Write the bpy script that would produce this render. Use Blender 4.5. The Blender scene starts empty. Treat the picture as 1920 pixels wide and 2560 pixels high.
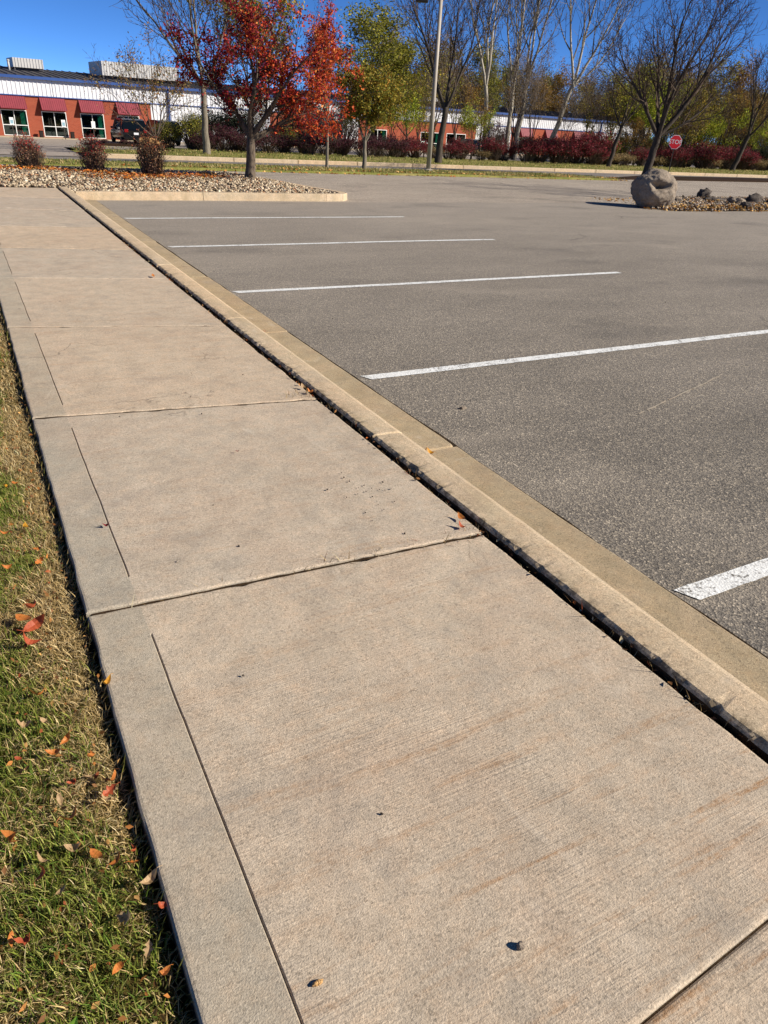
import bpy, math, random
import numpy as np
from mathutils import Vector, Matrix, noise as mnoise

# ------------------------------------------------------------------ camera, sky, sun, exposure
scene = bpy.context.scene
col = scene.collection
cam_d = bpy.data.cameras.new('camera')
cam = bpy.data.objects.new('camera', cam_d)
col.objects.link(cam)
scene.camera = cam
cam_d.sensor_fit = 'VERTICAL'
cam_d.sensor_height = 24.0
cam_d.lens = 24.0 * 1781.75 / 2560.0
cam_d.clip_start = 0.05
cam_d.clip_end = 3000
_p, _r, _y = 0.4991, 0.0605, 0.5204          # pitch down, roll, yaw (radians)
_F = Vector((math.sin(_y) * math.cos(_p), math.cos(_y) * math.cos(_p), -math.sin(_p)))
_R = Vector((math.cos(_y), -math.sin(_y), 0))
_U = _R.cross(_F)
_R2 = math.cos(_r) * _R + math.sin(_r) * _U
_U2 = -math.sin(_r) * _R + math.cos(_r) * _U
_m = Matrix((_R2, _U2, -_F)).transposed().to_4x4()
_m.translation = Vector((-2.0849, -1.3679, 1.5132))
cam.matrix_world = _m

SUN_AZ, SUN_EL = 130.0, 31.0                  # where the sun stands: degrees from +Y towards +X, and above the horizon
world = bpy.data.worlds.new('World')
scene.world = world
world.use_nodes = True
wn = world.node_tree
wn.nodes.clear()
_sky = wn.nodes.new('ShaderNodeTexSky')
_sky.sky_type = 'NISHITA'
_sky.sun_disc = False
_sky.sun_elevation = math.radians(SUN_EL)
_sky.sun_rotation = math.radians(SUN_AZ)
_sky.altitude = 6000
_sky.air_density = 0.5
_sky.dust_density = 0.0
_sky.ozone_density = 5.0
_bg = wn.nodes.new('ShaderNodeBackground')
_bg.inputs['Strength'].default_value = 0.11
_wo = wn.nodes.new('ShaderNodeOutputWorld')
_hs = wn.nodes.new('ShaderNodeHueSaturation')           # the vivid sky of a phone picture, over the whole dome alike
_hs.inputs['Saturation'].default_value = 1.10
wn.links.new(_sky.outputs[0], _hs.inputs['Color'])
wn.links.new(_hs.outputs[0], _bg.inputs[0])
wn.links.new(_bg.outputs[0], _wo.inputs[0])

sun_d = bpy.data.lights.new('sun', 'SUN')
sun_d.energy = 4.7
sun_d.angle = math.radians(0.53)
sun_d.color = (1.0, 0.93, 0.82)
sun = bpy.data.objects.new('sun', sun_d)
col.objects.link(sun)
_a, _e = math.radians(SUN_AZ), math.radians(SUN_EL)
_to_sun = Vector((math.sin(_a) * math.cos(_e), math.cos(_a) * math.cos(_e), math.sin(_e)))
sun.rotation_euler = (-_to_sun).to_track_quat('-Z', 'Y').to_euler()
sun.location = (20, -20, 30)

vs = scene.view_settings
vs.view_transform = 'Standard'
vs.look = 'None'
vs.exposure = 0.70
vs.gamma = 1.0
vs.use_curve_mapping = False

# ------------------------------------------------------------------ helpers: materials
def lin(h):
    h = h.lstrip('#')
    o = []
    for i in (0, 2, 4):
        v = int(h[i:i + 2], 16) / 255
        o.append(v / 12.92 if v <= .04045 else ((v + .055) / 1.055) ** 2.4)
    return tuple(o)

def c4(c):
    if isinstance(c, str): c = lin(c)
    return (c[0], c[1], c[2], 1.0)

class Mat:
    def __init__(s, name, rough=.8, spec=.3):
        s.m = bpy.data.materials.new(name)
        s.m.use_nodes = True
        s.t = s.m.node_tree
        s.t.nodes.clear()
        s.out = s.t.nodes.new('ShaderNodeOutputMaterial')
        s.b = s.t.nodes.new('ShaderNodeBsdfPrincipled')
        s.b.inputs['Roughness'].default_value = rough
        s.b.inputs['Specular IOR Level'].default_value = spec
        s.t.links.new(s.b.outputs[0], s.out.inputs[0])
        s._pos = None
    def n(s, t): return s.t.nodes.new(t)
    def l(s, a, b): s.t.links.new(a, b)
    def put(s, sock, v):
        if isinstance(v, bpy.types.NodeSocket): s.l(v, sock)
        elif isinstance(v, (str, tuple)) and sock.type == 'RGBA': sock.default_value = c4(v)
        else: sock.default_value = v
    def pos(s):
        if s._pos is None: s._pos = s.n('ShaderNodeNewGeometry').outputs['Position']
        return s._pos
    def obj(s): return s.n('ShaderNodeTexCoord').outputs['Object']
    def scaled(s, v, sc, loc=(0, 0, 0), rot=(0, 0, 0)):
        m = s.n('ShaderNodeMapping')
        m.inputs['Scale'].default_value = sc
        m.inputs['Location'].default_value = loc
        m.inputs['Rotation'].default_value = rot
        s.l(v, m.inputs['Vector'])
        return m.outputs[0]
    def noise(s, v, scale, detail=3, rough=.55, dist=0):
        x = s.n('ShaderNodeTexNoise')
        x.inputs['Scale'].default_value = scale
        x.inputs['Detail'].default_value = detail
        x.inputs['Roughness'].default_value = rough
        x.inputs['Distortion'].default_value = dist
        s.l(v, x.inputs['Vector'])
        return x.outputs[0]
    def voro(s, v, scale, feat='F1', out=0, rnd=1.0):
        x = s.n('ShaderNodeTexVoronoi')
        x.feature = feat
        x.inputs['Scale'].default_value = scale
        x.inputs['Randomness'].default_value = rnd
        s.l(v, x.inputs['Vector'])
        return x.outputs[out]
    def ramp(s, f, stops, interp='LINEAR'):
        r = s.n('ShaderNodeValToRGB')
        r.color_ramp.interpolation = interp
        els = r.color_ramp.elements
        while len(els) < len(stops): els.new(.5)
        for e, (p, c) in zip(els, stops):
            e.position = p
            e.color = c4(c) if not isinstance(c, (int, float)) else (c, c, c, 1)
        s.l(f, r.inputs[0])
        return r.outputs[0]
    def mix(s, f, a, b, mode='MIX'):
        m = s.n('ShaderNodeMix')
        m.data_type = 'RGBA'
        m.blend_type = mode
        s.put(m.inputs[0], f)
        s.put(m.inputs[6], a)
        s.put(m.inputs[7], b)
        return m.outputs[2]
    def math(s, op, a, b=0.0, c=0.0, clamp=False):
        m = s.n('ShaderNodeMath')
        m.operation = op
        m.use_clamp = clamp
        s.put(m.inputs[0], a); s.put(m.inputs[1], b); s.put(m.inputs[2], c)
        return m.outputs[0]
    def sep(s, v):
        x = s.n('ShaderNodeSeparateXYZ'); s.l(v, x.inputs[0]); return x.outputs
    def rnd(s): return s.n('ShaderNodeObjectInfo').outputs['Random']
    def attr(s, name='Col'):
        a = s.n('ShaderNodeAttribute'); a.attribute_name = name; return a.outputs[0]
    def color(s, v): s.put(s.b.inputs['Base Color'], v); return s
    def bump(s, h, strength=.3, dist=.01):
        b = s.n('ShaderNodeBump')
        b.inputs['Strength'].default_value = strength
        b.inputs['Distance'].default_value = dist
        s.l(h, b.inputs['Height'])
        s.l(b.outputs[0], s.b.inputs['Normal'])
        return s

M = {}
def simple(name, c, rough=.6, spec=.3, metal=0, var=.12, scale=6):
    m = Mat(name, rough, spec)
    f = m.noise(m.obj(), scale, 4)
    c = lin(c) if isinstance(c, str) else c
    lo = tuple(x * (1 - var) for x in c); hi = tuple(min(1, x * (1 + var)) for x in c)
    m.color(m.ramp(f, [(.3, lo), (.7, hi)]))
    m.b.inputs['Metallic'].default_value = metal
    M[name] = m.m
    return m

def concrete(name, a, b, broom=True, grain=.5, rust=True):
    m = Mat(name, .88, .25)
    P = m.pos()
    big = m.noise(P, 1.1, 4, .6)
    med = m.noise(P, 7, 5, .65)
    fine = m.noise(P, 260, 3, .7)
    grit = m.voro(P, 190, 'F1', 1)
    base = m.ramp(big, [(.3, a), (.7, b)])
    base = m.mix(.55, base, m.ramp(med, [(.25, tuple(x * .80 for x in lin(a))), (.75, tuple(min(1, x * 1.14) for x in lin(b)))]))
    slab = m.ramp(m.rnd(), [(0, (.88, .88, .90)), (.5, (1, 1, 1)), (1, (1.03, .97, .91))])
    base = m.mix(1, base, slab, 'MULTIPLY')
    mot = m.noise(P, 16, 5, .75)
    base = m.mix(.7, base, m.ramp(mot, [(.32, (.86, .89, .93)), (.5, (1, 1, 1)), (.68, (1.10, 1.02, .96))]), 'MULTIPLY')
    pink = m.noise(P, 3.1, 4, .6)
    base = m.mix(m.ramp(pink, [(.45, 0), (.7, .24)]), base, '#bb9e84')
    gcol = m.n('ShaderNodeSeparateColor'); m.l(grit, gcol.inputs[0])
    sp = m.ramp(gcol.outputs[0], [(.0, .52), (.22, .94), (.75, 1.0), (1.0, 1.30)])
    base = m.mix(grain, base, sp, 'MULTIPLY')
    fsp = m.ramp(fine, [(.34, .62), (.5, 1.0), (.66, 1.34)])
    base = m.mix(grain, base, fsp, 'MULTIPLY')
    # scattered pits and tiny dark specks
    pit = m.voro(P, 26, 'F1', 0)
    base = m.mix(m.ramp(pit, [(.035, .75), (.06, 0)]), base, tuple(x * .35 for x in lin(a)))
    # dark weathering blotches
    bl = m.noise(P, 2.6, 6, .7, .6)
    base = m.mix(m.ramp(bl, [(.56, 0), (.75, .45)]), base, tuple(x * .62 for x in lin('#a39c92')))
    h = m.math('MULTIPLY', fine, .6)
    if rust:
        st = m.noise(m.scaled(P, (1.1, 14, 1), (3.1, .4, 0), (0, 0, .05)), 1.6, 5, .65, .2)
        mask = m.noise(P, .8, 2)
        y = m.sep(P)[1]
        # water-borne rust lies where runoff collects: south half of the near panel
        near = m.ramp(m.math('MULTIPLY_ADD', y, -1.4, -.05, clamp=True), [(0, .06), (1, 1)])
        f = m.math('MULTIPLY', m.ramp(st, [(.54, 0), (.66, 1)]), m.ramp(mask, [(.3, .2), (.62, 1)]))
        f = m.math('MULTIPLY', f, m.math('MULTIPLY_ADD', near, .95, .22))
        f = m.math('MULTIPLY', f, m.ramp(m.noise(P, 60, 4, .7), [(.35, .15), (.6, 1)]))
        base = m.mix(f, base, '#9a6a36')
    if broom:
        br = m.noise(m.scaled(P, (1.3, 150, 1), (0, 0, 0), (0, 0, .03)), 1.0, 4, .7)
        worn = m.ramp(m.math('ADD', m.noise(P, 1.7, 4, .6), m.math('MULTIPLY_ADD', m.sep(P)[1], -.10, .0)), [(.42, .0), (.68, .8)])
        base = m.mix(m.math('MULTIPLY', worn, .5), base, m.ramp(br, [(.3, .72), (.5, 1), (.7, 1.12)]), 'MULTIPLY')
        h = m.math('ADD', h, m.math('MULTIPLY', m.math('MULTIPLY', br, worn), 1.3))
    # gum spots, drip marks and hairline cracks
    gum = m.voro(P, 2.3, 'F1', 0)
    base = m.mix(m.ramp(gum, [(.022, .55), (.034, 0)]), base, '#5a5048')
    wv = m.n('ShaderNodeVectorMath'); wv.operation = 'ADD'
    nz = m.n('ShaderNodeTexNoise'); nz.inputs['Scale'].default_value = 3.0; nz.inputs['Detail'].default_value = 6
    m.l(P, nz.inputs['Vector']); m.l(P, wv.inputs[0]); m.l(nz.outputs['Color'], wv.inputs[1])
    ck = m.math('MULTIPLY', m.ramp(m.voro(wv.outputs[0], .42, 'DISTANCE_TO_EDGE', 0), [(.0010, 1), (.0030, 0)]), m.ramp(m.noise(P, .9, 2), [(.54, 0), (.6, .75)]))
    base = m.mix(ck, base, '#4a4036')
    drip = m.noise(m.scaled(P, (2.2, 1.0, 1), (7, 3, 0)), 2.2, 6, .72, 1.2)
    base = m.mix(m.ramp(drip, [(.60, 0), (.70, .35)]), base, '#d0c2ae')
    if name == 'concrete_curb':
        # dirt and moss along the back edge of the curb
        bk = m.ramp(m.math('MULTIPLY_ADD', m.sep(P)[0], -1.0, -.46), [(.0, 0), (.045, .75)])
        bk = m.math('MULTIPLY', bk, m.ramp(m.noise(P, 22, 5, .7), [(.46, 0), (.56, 1)]))
        base = m.mix(bk, base, '#3a2f24')
        gd = m.noise(m.scaled(P, (3, .7, 1)), 1.3, 4, .6)
        base = m.mix(m.ramp(gd, [(.52, 0), (.72, .45)]), base, '#8f8263')
    m.color(base)
    m.bump(h, .8, .004)
    M[name] = m.m
    return m

concrete('concrete_broomed', '#ad9e8a', '#c2b29c', grain=.62)
concrete('concrete_trowelled', '#a39886', '#b2a692', broom=False, grain=.55, rust=False)
concrete('concrete_gutter', '#9c8a6c', '#b09e80', broom=False, grain=.75, rust=False)
concrete('concrete_curb', '#b8a283', '#cab698', broom=False, grain=.75, rust=False)

def asphalt(name, dark, light, stones=True):
    m = Mat(name, .85, .3)
    P = m.pos()
    big = m.noise(P, .22, 5, .62, .4)
    med = m.noise(m.scaled(P, (.5, 1.3, 1)), 1.1, 5, .65)
    base = m.ramp(big, [(.28, dark), (.72, light)])
    base = m.mix(.45, base, m.ramp(med, [(.25, tuple(x * .7 for x in lin(dark))), (.75, tuple(x * 1.15 for x in lin(light)))]))
    cell = m.voro(P, 125, 'F1', 1)
    sc = m.n('ShaderNodeSeparateColor'); m.l(cell, sc.inputs[0])
    sp = m.ramp(sc.outputs[0], [(0, (.28, .28, .29)), (.40, (.68, .67, .66)), (.70, (1.02, 1.0, .97)), (.92, (1.5, 1.42, 1.26)), (1, (2.6, 2.5, 2.3))])
    base = m.mix(.85 if stones else .3, base, sp, 'MULTIPLY')
    fine = m.noise(P, 320, 2, .7)
    base = m.mix(.6, base, m.ramp(fine, [(.3, .55), (.7, 1.5)]), 'MULTIPLY')
    if name == 'asphalt':       # grazing-angle brightening painted in: colour lightens towards the far stalls
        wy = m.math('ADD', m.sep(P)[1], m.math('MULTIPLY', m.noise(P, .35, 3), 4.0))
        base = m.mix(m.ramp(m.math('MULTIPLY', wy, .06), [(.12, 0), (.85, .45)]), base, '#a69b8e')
    # hairline cracks
    warp = m.n('ShaderNodeVectorMath'); warp.operation = 'ADD'
    nz = m.n('ShaderNodeTexNoise'); nz.inputs['Scale'].default_value = .9; nz.inputs['Detail'].default_value = 5
    m.l(P, nz.inputs['Vector']); m.l(P, warp.inputs[0]); m.l(nz.outputs['Color'], warp.inputs[1])
    ed = m.voro(warp.outputs[0], .16, 'DISTANCE_TO_EDGE', 0)
    cr = m.math('MULTIPLY', m.ramp(ed, [(.0016, 1), (.0045, 0)]), m.ramp(m.noise(P, .5, 3), [(.56, 0), (.66, .6)]))
    base = m.mix(cr, base, (.018, .016, .015))
    # oil drips between the lines
    oil = m.noise(m.scaled(P, (.5, 1, 1)), 1.0, 3, .5)
    base = m.mix(m.ramp(oil, [(.56, 0), (.73, .36)]), base, (.045, .042, .04))
    bl2 = m.noise(m.scaled(P, (.35, .9, 1), (4, 9, 0)), .8, 4, .6, .8)
    base = m.mix(m.ramp(bl2, [(.55, 0), (.72, .35)]), base, '#a89c8c')
    m.color(base)
    h = m.math('ADD', m.voro(P, 125, 'F1', 0), m.math('MULTIPLY', fine, .5))
    m.bump(h, .6 if stones else .2, .005)
    M[name] = m.m

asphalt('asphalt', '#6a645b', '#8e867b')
asphalt('asphalt_grazing_tone', '#968c80', '#aa9f92')  # grazing-angle brightening of the far aisle, put into its paler colour
asphalt('road_asphalt', '#726c66', '#827b74', stones=False)
asphalt('far_asphalt', '#90867b', '#a2968a', stones=False)

def paint():
    m = Mat('white_paint', .7, .3)
    P = m.pos()
    w = m.noise(P, 55, 5, .75)
    w2 = m.noise(P, 7, 4, .7)
    f = m.ramp(m.math('ADD', w, m.math('MULTIPLY', w2, .5)), [(.60, 1), (.72, 0)])
    base = m.mix(f, m.ramp(m.noise(P, 18, 4), [(.3, '#d2d2ce'), (.7, '#e8e8e4')]), '#6d6861')
    m.color(base)
    m.bump(m.voro(P, 95, 'F1', 0), .5, .004)
    M['white_paint'] = m.m
paint()

def soil(name, a, b, sc=25):
    m = Mat(name, .95, .1)
    f = m.noise(m.pos(), sc, 6, .7)
    m.color(m.ramp(f, [(.3, a), (.7, b)]))
    m.bump(f, .8, .02)
    M[name] = m.m
soil('soil', '#2a2018', '#4a3a28')
soil('thatch', '#3c3318', '#6b5c30', 40)
soil('mulch_and_shade', '#20160f', '#3d2c1e', 14)  # colour of the mulched beds and of the painted shade strip
soil('gravel_bed', '#6b5c4a', '#96866e', 30)

def turf(name, a, b, c):
    m = Mat(name, .95, .1)
    P = m.pos()
    f = m.noise(P, .9, 6, .7)
    g = m.noise(P, 22, 4, .7)
    base = m.ramp(f, [(.3, a), (.5, b), (.7, c)])
    base = m.mix(.6, base, m.ramp(g, [(.3, .6), (.7, 1.35)]), 'MULTIPLY')
    m.color(base)
    m.bump(g, .8, .04)
    M[name] = m.m
turf('turf', '#5d6230', '#7c7a3e', '#98895a')

def vcol(name, rough=.7, trans=.25, spec=.2):
    m = Mat(name, rough, spec)
    a = m.attr()
    m.color(a)
    if trans:
        t = m.n('ShaderNodeBsdfTranslucent'); m.l(a, t.inputs[0])
        x = m.n('ShaderNodeMixShader'); x.inputs[0].default_value = trans
        m.l(m.b.outputs[0], x.inputs[1]); m.l(t.outputs[0], x.inputs[2])
        m.l(x.outputs[0], m.out.inputs[0])
    M[name] = m.m
vcol('foliage', .65, .3)
vcol('grass_blades', .7, .3)
vcol('stones', .9, 0)
vcol('leaf_litter', .75, .15)

def bark(name, a, b, sc=9):
    m = Mat(name, .9, .15)
    P = m.obj()
    f = m.noise(m.scaled(P, (1, 1, .25)), sc, 6, .7)
    m.color(m.ramp(f, [(.3, a), (.7, b)]))
    m.bump(f, .7, .02)
    M[name] = m.m
bark('bark_brown', '#3d342c', '#7a6c5c', 22)
bark('bark_dark', '#2e2822', '#5a5046', 14)
bark('bark_grey', '#5b5348', '#8c8272', 14)
bark('bark_pale', '#857c6e', '#bdb4a4', 5)
bark('twig', '#3f342b', '#6a5a4c', 10)
bark('twig_grey', '#5a4f46', '#8a7d70', 8)

def leafmat(name, a, b, d):
    m = Mat(name, .55, .3)
    P = m.obj()
    f = m.noise(P, 45, 5, .65)
    m.color(m.mix(m.ramp(m.noise(P, 130, 3), [(.55, 0), (.7, .7)]), m.ramp(f, [(.3, a), (.7, b)]), d))
    t = m.n('ShaderNodeBsdfTranslucent'); t.inputs[0].default_value = c4(b)
    x = m.n('ShaderNodeMixShader'); x.inputs[0].default_value = .22
    m.l(m.b.outputs[0], x.inputs[1]); m.l(t.outputs[0], x.inputs[2]); m.l(x.outputs[0], m.out.inputs[0])
    M[name] = m.m
leafmat('leaf_orange', '#b0602c', '#cf8a44', '#6b3a1c')
leafmat('leaf_red', '#96412a', '#c2643c', '#4d2014')
leafmat('leaf_amber', '#b57a1c', '#d9a23a', '#7a4a14')
leafmat('leaf_tan', '#a2825c', '#c4a67c', '#6d5236')
leafmat('leaf_crimson', '#5e1018', '#8e1c22', '#300a0c')
leafmat('leaf_green', '#5f8a24', '#86ad3c', '#4a6a1e')

def boulder_mat(name, a, b, cdark):
    m = Mat(name, .95, .15)
    P = m.obj()
    f = m.noise(P, 4, 7, .72, .3)
    g = m.noise(P, 38, 4, .7)
    base = m.mix(.5, m.ramp(f, [(.3, a), (.7, b)]), m.ramp(g, [(.3, a), (.7, b)]))
    base = m.mix(m.ramp(m.voro(P, 55, 'F1', 0), [(.1, .6), (.3, 0)]), base, cdark)
    m.color(base)
    m.bump(m.math('ADD', f, m.math('MULTIPLY', g, .4)), 1.0, .05)
    M[name] = m.m
boulder_mat('granite', '#685b50', '#a89a88', '#3d332c')
boulder_mat('dark_rock', '#413b36', '#6c635c', '#221e1b')
boulder_mat('tan_rock', '#b58a56', '#d2a873', '#7a5a36')

def brick():
    m = Mat('brick', .9, .15)
    t = m.n('ShaderNodeTexBrick')
    t.inputs['Scale'].default_value = 1.0
    t.inputs['Brick Width'].default_value = .22
    t.inputs['Row Height'].default_value = .075
    t.inputs['Mortar Size'].default_value = .008
    t.inputs['Color1'].default_value = c4('#9c4a34'); t.inputs['Color2'].default_value = c4('#8a3b29'); t.inputs['Mortar'].default_value = c4('#8d6a58')
    P = m.obj()
    s = m.sep(P)
    cb = m.n('ShaderNodeCombineXYZ'); m.l(s[0], cb.inputs[0]); m.l(s[2], cb.inputs[1])
    m.l(cb.outputs[0], t.inputs['Vector'])
    m.color(m.mix(.35, t.outputs[0], m.ramp(m.noise(P, .8, 5), [(.3, '#843b29'), (.7, '#a4543a')])))
    m.bump(t.outputs[1], -.4, .01)
    M['brick'] = m.m
brick()
simple('metal_white', '#d3d3d6', .45, .4, var=.05, scale=.6)
simple('metal_light_grey', '#b5b3b0', .5, .4, var=.08, scale=1)
simple('metal_blue', '#2a4a86', .5, .35, var=.1, scale=1)
simple('roof_grey', '#4c4a4c', .7, .25, var=.12, scale=1)
simple('awning_red', '#82303a', .55, .3, var=.1, scale=2)
simple('frame_white', '#d8d8d4', .5, .3, var=.04)
simple('interior_dark', '#191d1c', .9, .1, var=.2, scale=2)
simple('blind_teal', '#3f9a86', .7, .2, var=.15, scale=3)
simple('black_paint', '#0b0c0e', .18, .5, var=.1)
simple('dark_paint', '#101c1a', .2, .5, var=.1)
simple('car_white', '#c9cdd0', .25, .5, var=.03)
simple('tyre', '#141414', .85, .2)
simple('rim', '#6f7072', .35, .5, metal=.6)
simple('tail_red', '#7a0c0c', .25, .5)
simple('plate', '#d4d6d8', .5, .3, var=.03)
simple('pole_metal', '#a49a8c', .55, .35, var=.08, scale=2)
simple('lamp_dark', '#2c2a28', .5, .35)
simple('post_dark', '#3a342e', .7, .3)
simple('sign_red', '#d3232b', .45, .3, var=.05, scale=3)
simple('sign_white', '#e6e6e4', .45, .3, var=.03)
simple('sign_blue', '#86a8b4', .5, .3)
simple('dark_box', '#2a211d', .7, .2)
simple('walk_concrete', '#b8a78c', .9, .2, var=.1, scale=2)
simple('dry_stem', '#b59a6a', .9, .1, var=.25, scale=30)

def glass(name, tint, rough=.04, fac=.16):
    m = Mat(name)
    tr = m.n('ShaderNodeBsdfTransparent'); tr.inputs[0].default_value = c4(tint)
    gl = m.n('ShaderNodeBsdfGlossy'); gl.inputs['Roughness'].default_value = rough; gl.inputs[0].default_value = (.8, .9, .9, 1)
    x = m.n('ShaderNodeMixShader'); x.inputs[0].default_value = fac
    m.l(tr.outputs[0], x.inputs[1]); m.l(gl.outputs[0], x.inputs[2]); m.l(x.outputs[0], m.out.inputs[0])
    M[name] = m.m
glass('window_glass', (.55, .7, .66), fac=.12)
simple('car_glass', '#0a0e0e', .08, .6, var=.1)

# ------------------------------------------------------------------ helpers: objects and meshes
def tag(o, label=None, cat=None, group=None, kind=None):
    if label: o['label'] = label
    if cat: o['category'] = cat
    if group: o['group'] = group
    if kind: o['kind'] = kind
    return o

def link(name, me, mats, parent=None, loc=(0, 0, 0), rot=(0, 0, 0), smooth=False):
    for m in (mats if isinstance(mats, (list, tuple)) else [mats]):
        me.materials.append(M[m])
    o = bpy.data.objects.new(name, me)
    col.objects.link(o)
    o.location = loc; o.rotation_euler = rot
    if parent: o.parent = parent
    if smooth:
        me.polygons.foreach_set('use_smooth', [True] * len(me.polygons))
    return o

def empty(name, loc=(0, 0, 0), rz=0.0):
    o = bpy.data.objects.new(name, None)
    o.empty_display_size = .2
    col.objects.link(o)
    o.location = loc
    o.rotation_euler = (0, 0, rz)
    return o

def copy_tree(o, parent=None):
    c = o.copy(); col.objects.link(c); c.parent = parent
    for ch in o.children: copy_tree(ch, c)
    return c

class MB:
    def __init__(s): s.v, s.f, s.mi = [], [], []
    def add(s, vs, fs, mi=0):
        k = len(s.v)
        s.v += [tuple(v) for v in vs]
        for f in fs: s.f.append([i + k for i in f]); s.mi.append(mi)
        return s
    def box(s, x0, x1, y0, y1, z0, z1, mi=0):
        return s.add([(x0, y0, z0), (x1, y0, z0), (x1, y1, z0), (x0, y1, z0), (x0, y0, z1), (x1, y0, z1), (x1, y1, z1), (x0, y1, z1)],
                     [(0, 3, 2, 1), (4, 5, 6, 7), (0, 1, 5, 4), (1, 2, 6, 5), (2, 3, 7, 6), (3, 0, 4, 7)], mi)
    def tube(s, pts, rad, n=8, caps=True, mi=0):
        pts = [Vector(p) for p in pts]
        rings = []
        u = None
        for i, p in enumerate(pts):
            d = (pts[min(i + 1, len(pts) - 1)] - pts[max(i - 1, 0)])
            if d.length < 1e-9: d = Vector((0, 0, 1))
            d.normalize()
            if u is None:
                u = d.orthogonal().normalized()
            u = (u - d * u.dot(d))
            if u.length < 1e-6: u = d.orthogonal()
            u.normalize()
            w = d.cross(u)
            r = rad[i] if isinstance(rad, (list, tuple)) else rad
            rings.append([p + (u * math.cos(2 * math.pi * k / n) + w * math.sin(2 * math.pi * k / n)) * r for k in range(n)])
        base = len(s.v)
        for rg in rings: s.v += [tuple(v) for v in rg]
        for i in range(len(rings) - 1):
            for k in range(n):
                a = base + i * n + k; b = base + i * n + (k + 1) % n
                s.f.append([a, b, b + n, a + n]); s.mi.append(mi)
        if caps:
            s.f.append([base + k for k in range(n)][::-1]); s.mi.append(mi)
            e = base + (len(rings) - 1) * n
            s.f.append([e + k for k in range(n)]); s.mi.append(mi)
        return s
    def prism(s, poly, z0, z1, mi=0):
        n = len(poly)
        vs = [(x, y, z0) for x, y in poly] + [(x, y, z1) for x, y in poly]
        return s.add(vs, [tuple(range(n))[::-1], tuple(range(n, 2 * n))] + [(i, (i + 1) % n, n + (i + 1) % n, n + i) for i in range(n)], mi)
    def mesh(s, name):
        me = bpy.data.meshes.new(name)
        me.from_pydata(s.v, [], s.f)
        if any(s.mi): me.polygons.foreach_set('material_index', s.mi)
        me.update()
        return me
    def build(s, name, mats, parent=None, loc=(0, 0, 0), rot=(0, 0, 0), smooth=False):
        return link(name, s.mesh(name), mats, parent, loc, rot, smooth)

def bevel(o, w=.02, seg=2):
    b = o.modifiers.new('bevel', 'BEVEL'); b.width = w; b.segments = seg; b.limit_method = 'ANGLE'
    return o

def npmesh(name, V, T, C=None, smooth=False):
    V = np.asarray(V, dtype=np.float32); T = np.asarray(T, dtype=np.int32)
    me = bpy.data.meshes.new(name)
    me.vertices.add(len(V)); me.vertices.foreach_set('co', V.ravel())
    k = T.shape[1]
    me.loops.add(T.size); me.loops.foreach_set('vertex_index', T.ravel())
    me.polygons.add(len(T))
    me.polygons.foreach_set('loop_start', np.arange(0, T.size, k, dtype=np.int32))
    if smooth: me.polygons.foreach_set('use_smooth', np.ones(len(T), dtype=bool))
    if C is not None:
        a = me.attributes.new('Col', 'FLOAT_COLOR', 'POINT')
        C = np.asarray(C, dtype=np.float32)
        a.data.foreach_set('color', np.concatenate([C, np.ones((len(C), 1), np.float32)], 1).ravel())
    me.update(calc_edges=True)
    me.validate()
    return me

def unit(a): return a / np.maximum(np.linalg.norm(a, axis=-1, keepdims=True), 1e-9)

def pal(rng, n, cols, jit=.18):
    """n colours from a list of (weight, hex), each jittered in brightness"""
    w = np.array([c[0] for c in cols], float); w /= w.sum()
    base = np.array([lin(c[1]) for c in cols])
    k = rng.choice(len(cols), n, p=w)
    return np.clip(base[k] * (1 + rng.normal(0, jit, (n, 1))), .003, 1)

def leaves_np(rng, P, size, C, flat=.2, ratio=.55):
    """each leaf a folded diamond of two triangles"""
    n = len(P)
    N = unit(rng.normal(0, 1, (n, 3)) + np.array([0, 0, flat * 3]))
    A = unit(np.cross(N, rng.normal(0, 1, (n, 3))))
    B = np.cross(N, A)
    s = (size * rng.uniform(.6, 1.3, n))[:, None]
    V = np.stack([P - A * s * .5, P + B * s * ratio * .5 + N * s * .12, P + A * s * .5, P - B * s * ratio * .5 + N * s * .12], 1).reshape(-1, 3)
    i = np.arange(n)[:, None] * 4
    T = np.concatenate([i + [[0, 1, 2]], i + [[0, 2, 3]]], 0)
    return V, T, np.repeat(C, 4, 0)

def blades_np(rng, P, L, W, C, lean=(.3, 1.2), azim=None):
    n = len(P)
    az = rng.uniform(0, 2 * np.pi, n) if azim is None else azim
    th = rng.uniform(lean[0], lean[1], n)
    h = np.stack([np.cos(az), np.sin(az), np.zeros(n)], 1)
    side = np.stack([-np.sin(az + rng.normal(0, .5, n)), np.cos(az), np.zeros(n)], 1)
    L = L[:, None]; W = W[:, None]
    up = np.array([[0, 0, 1.0]])
    mid = P + (h * np.sin(th * .7)[:, None] + up * np.cos(th * .7)[:, None]) * L * .5
    tip = mid + (h * np.sin(np.minimum(th * 1.35, 1.9))[:, None] + up * np.cos(np.minimum(th * 1.35, 1.9))[:, None]) * L * .5
    V = np.stack([P - side * W * .5, P + side * W * .5, mid - side * W * .42, mid + side * W * .42, tip], 1).reshape(-1, 3)
    i = np.arange(n)[:, None] * 5
    T = np.concatenate([i + [[0, 1, 3]], i + [[0, 3, 2]], i + [[2, 3, 4]]], 0)
    Cc = np.repeat(C, 5, 0)
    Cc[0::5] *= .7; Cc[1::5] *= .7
    return V, T, Cc

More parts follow.
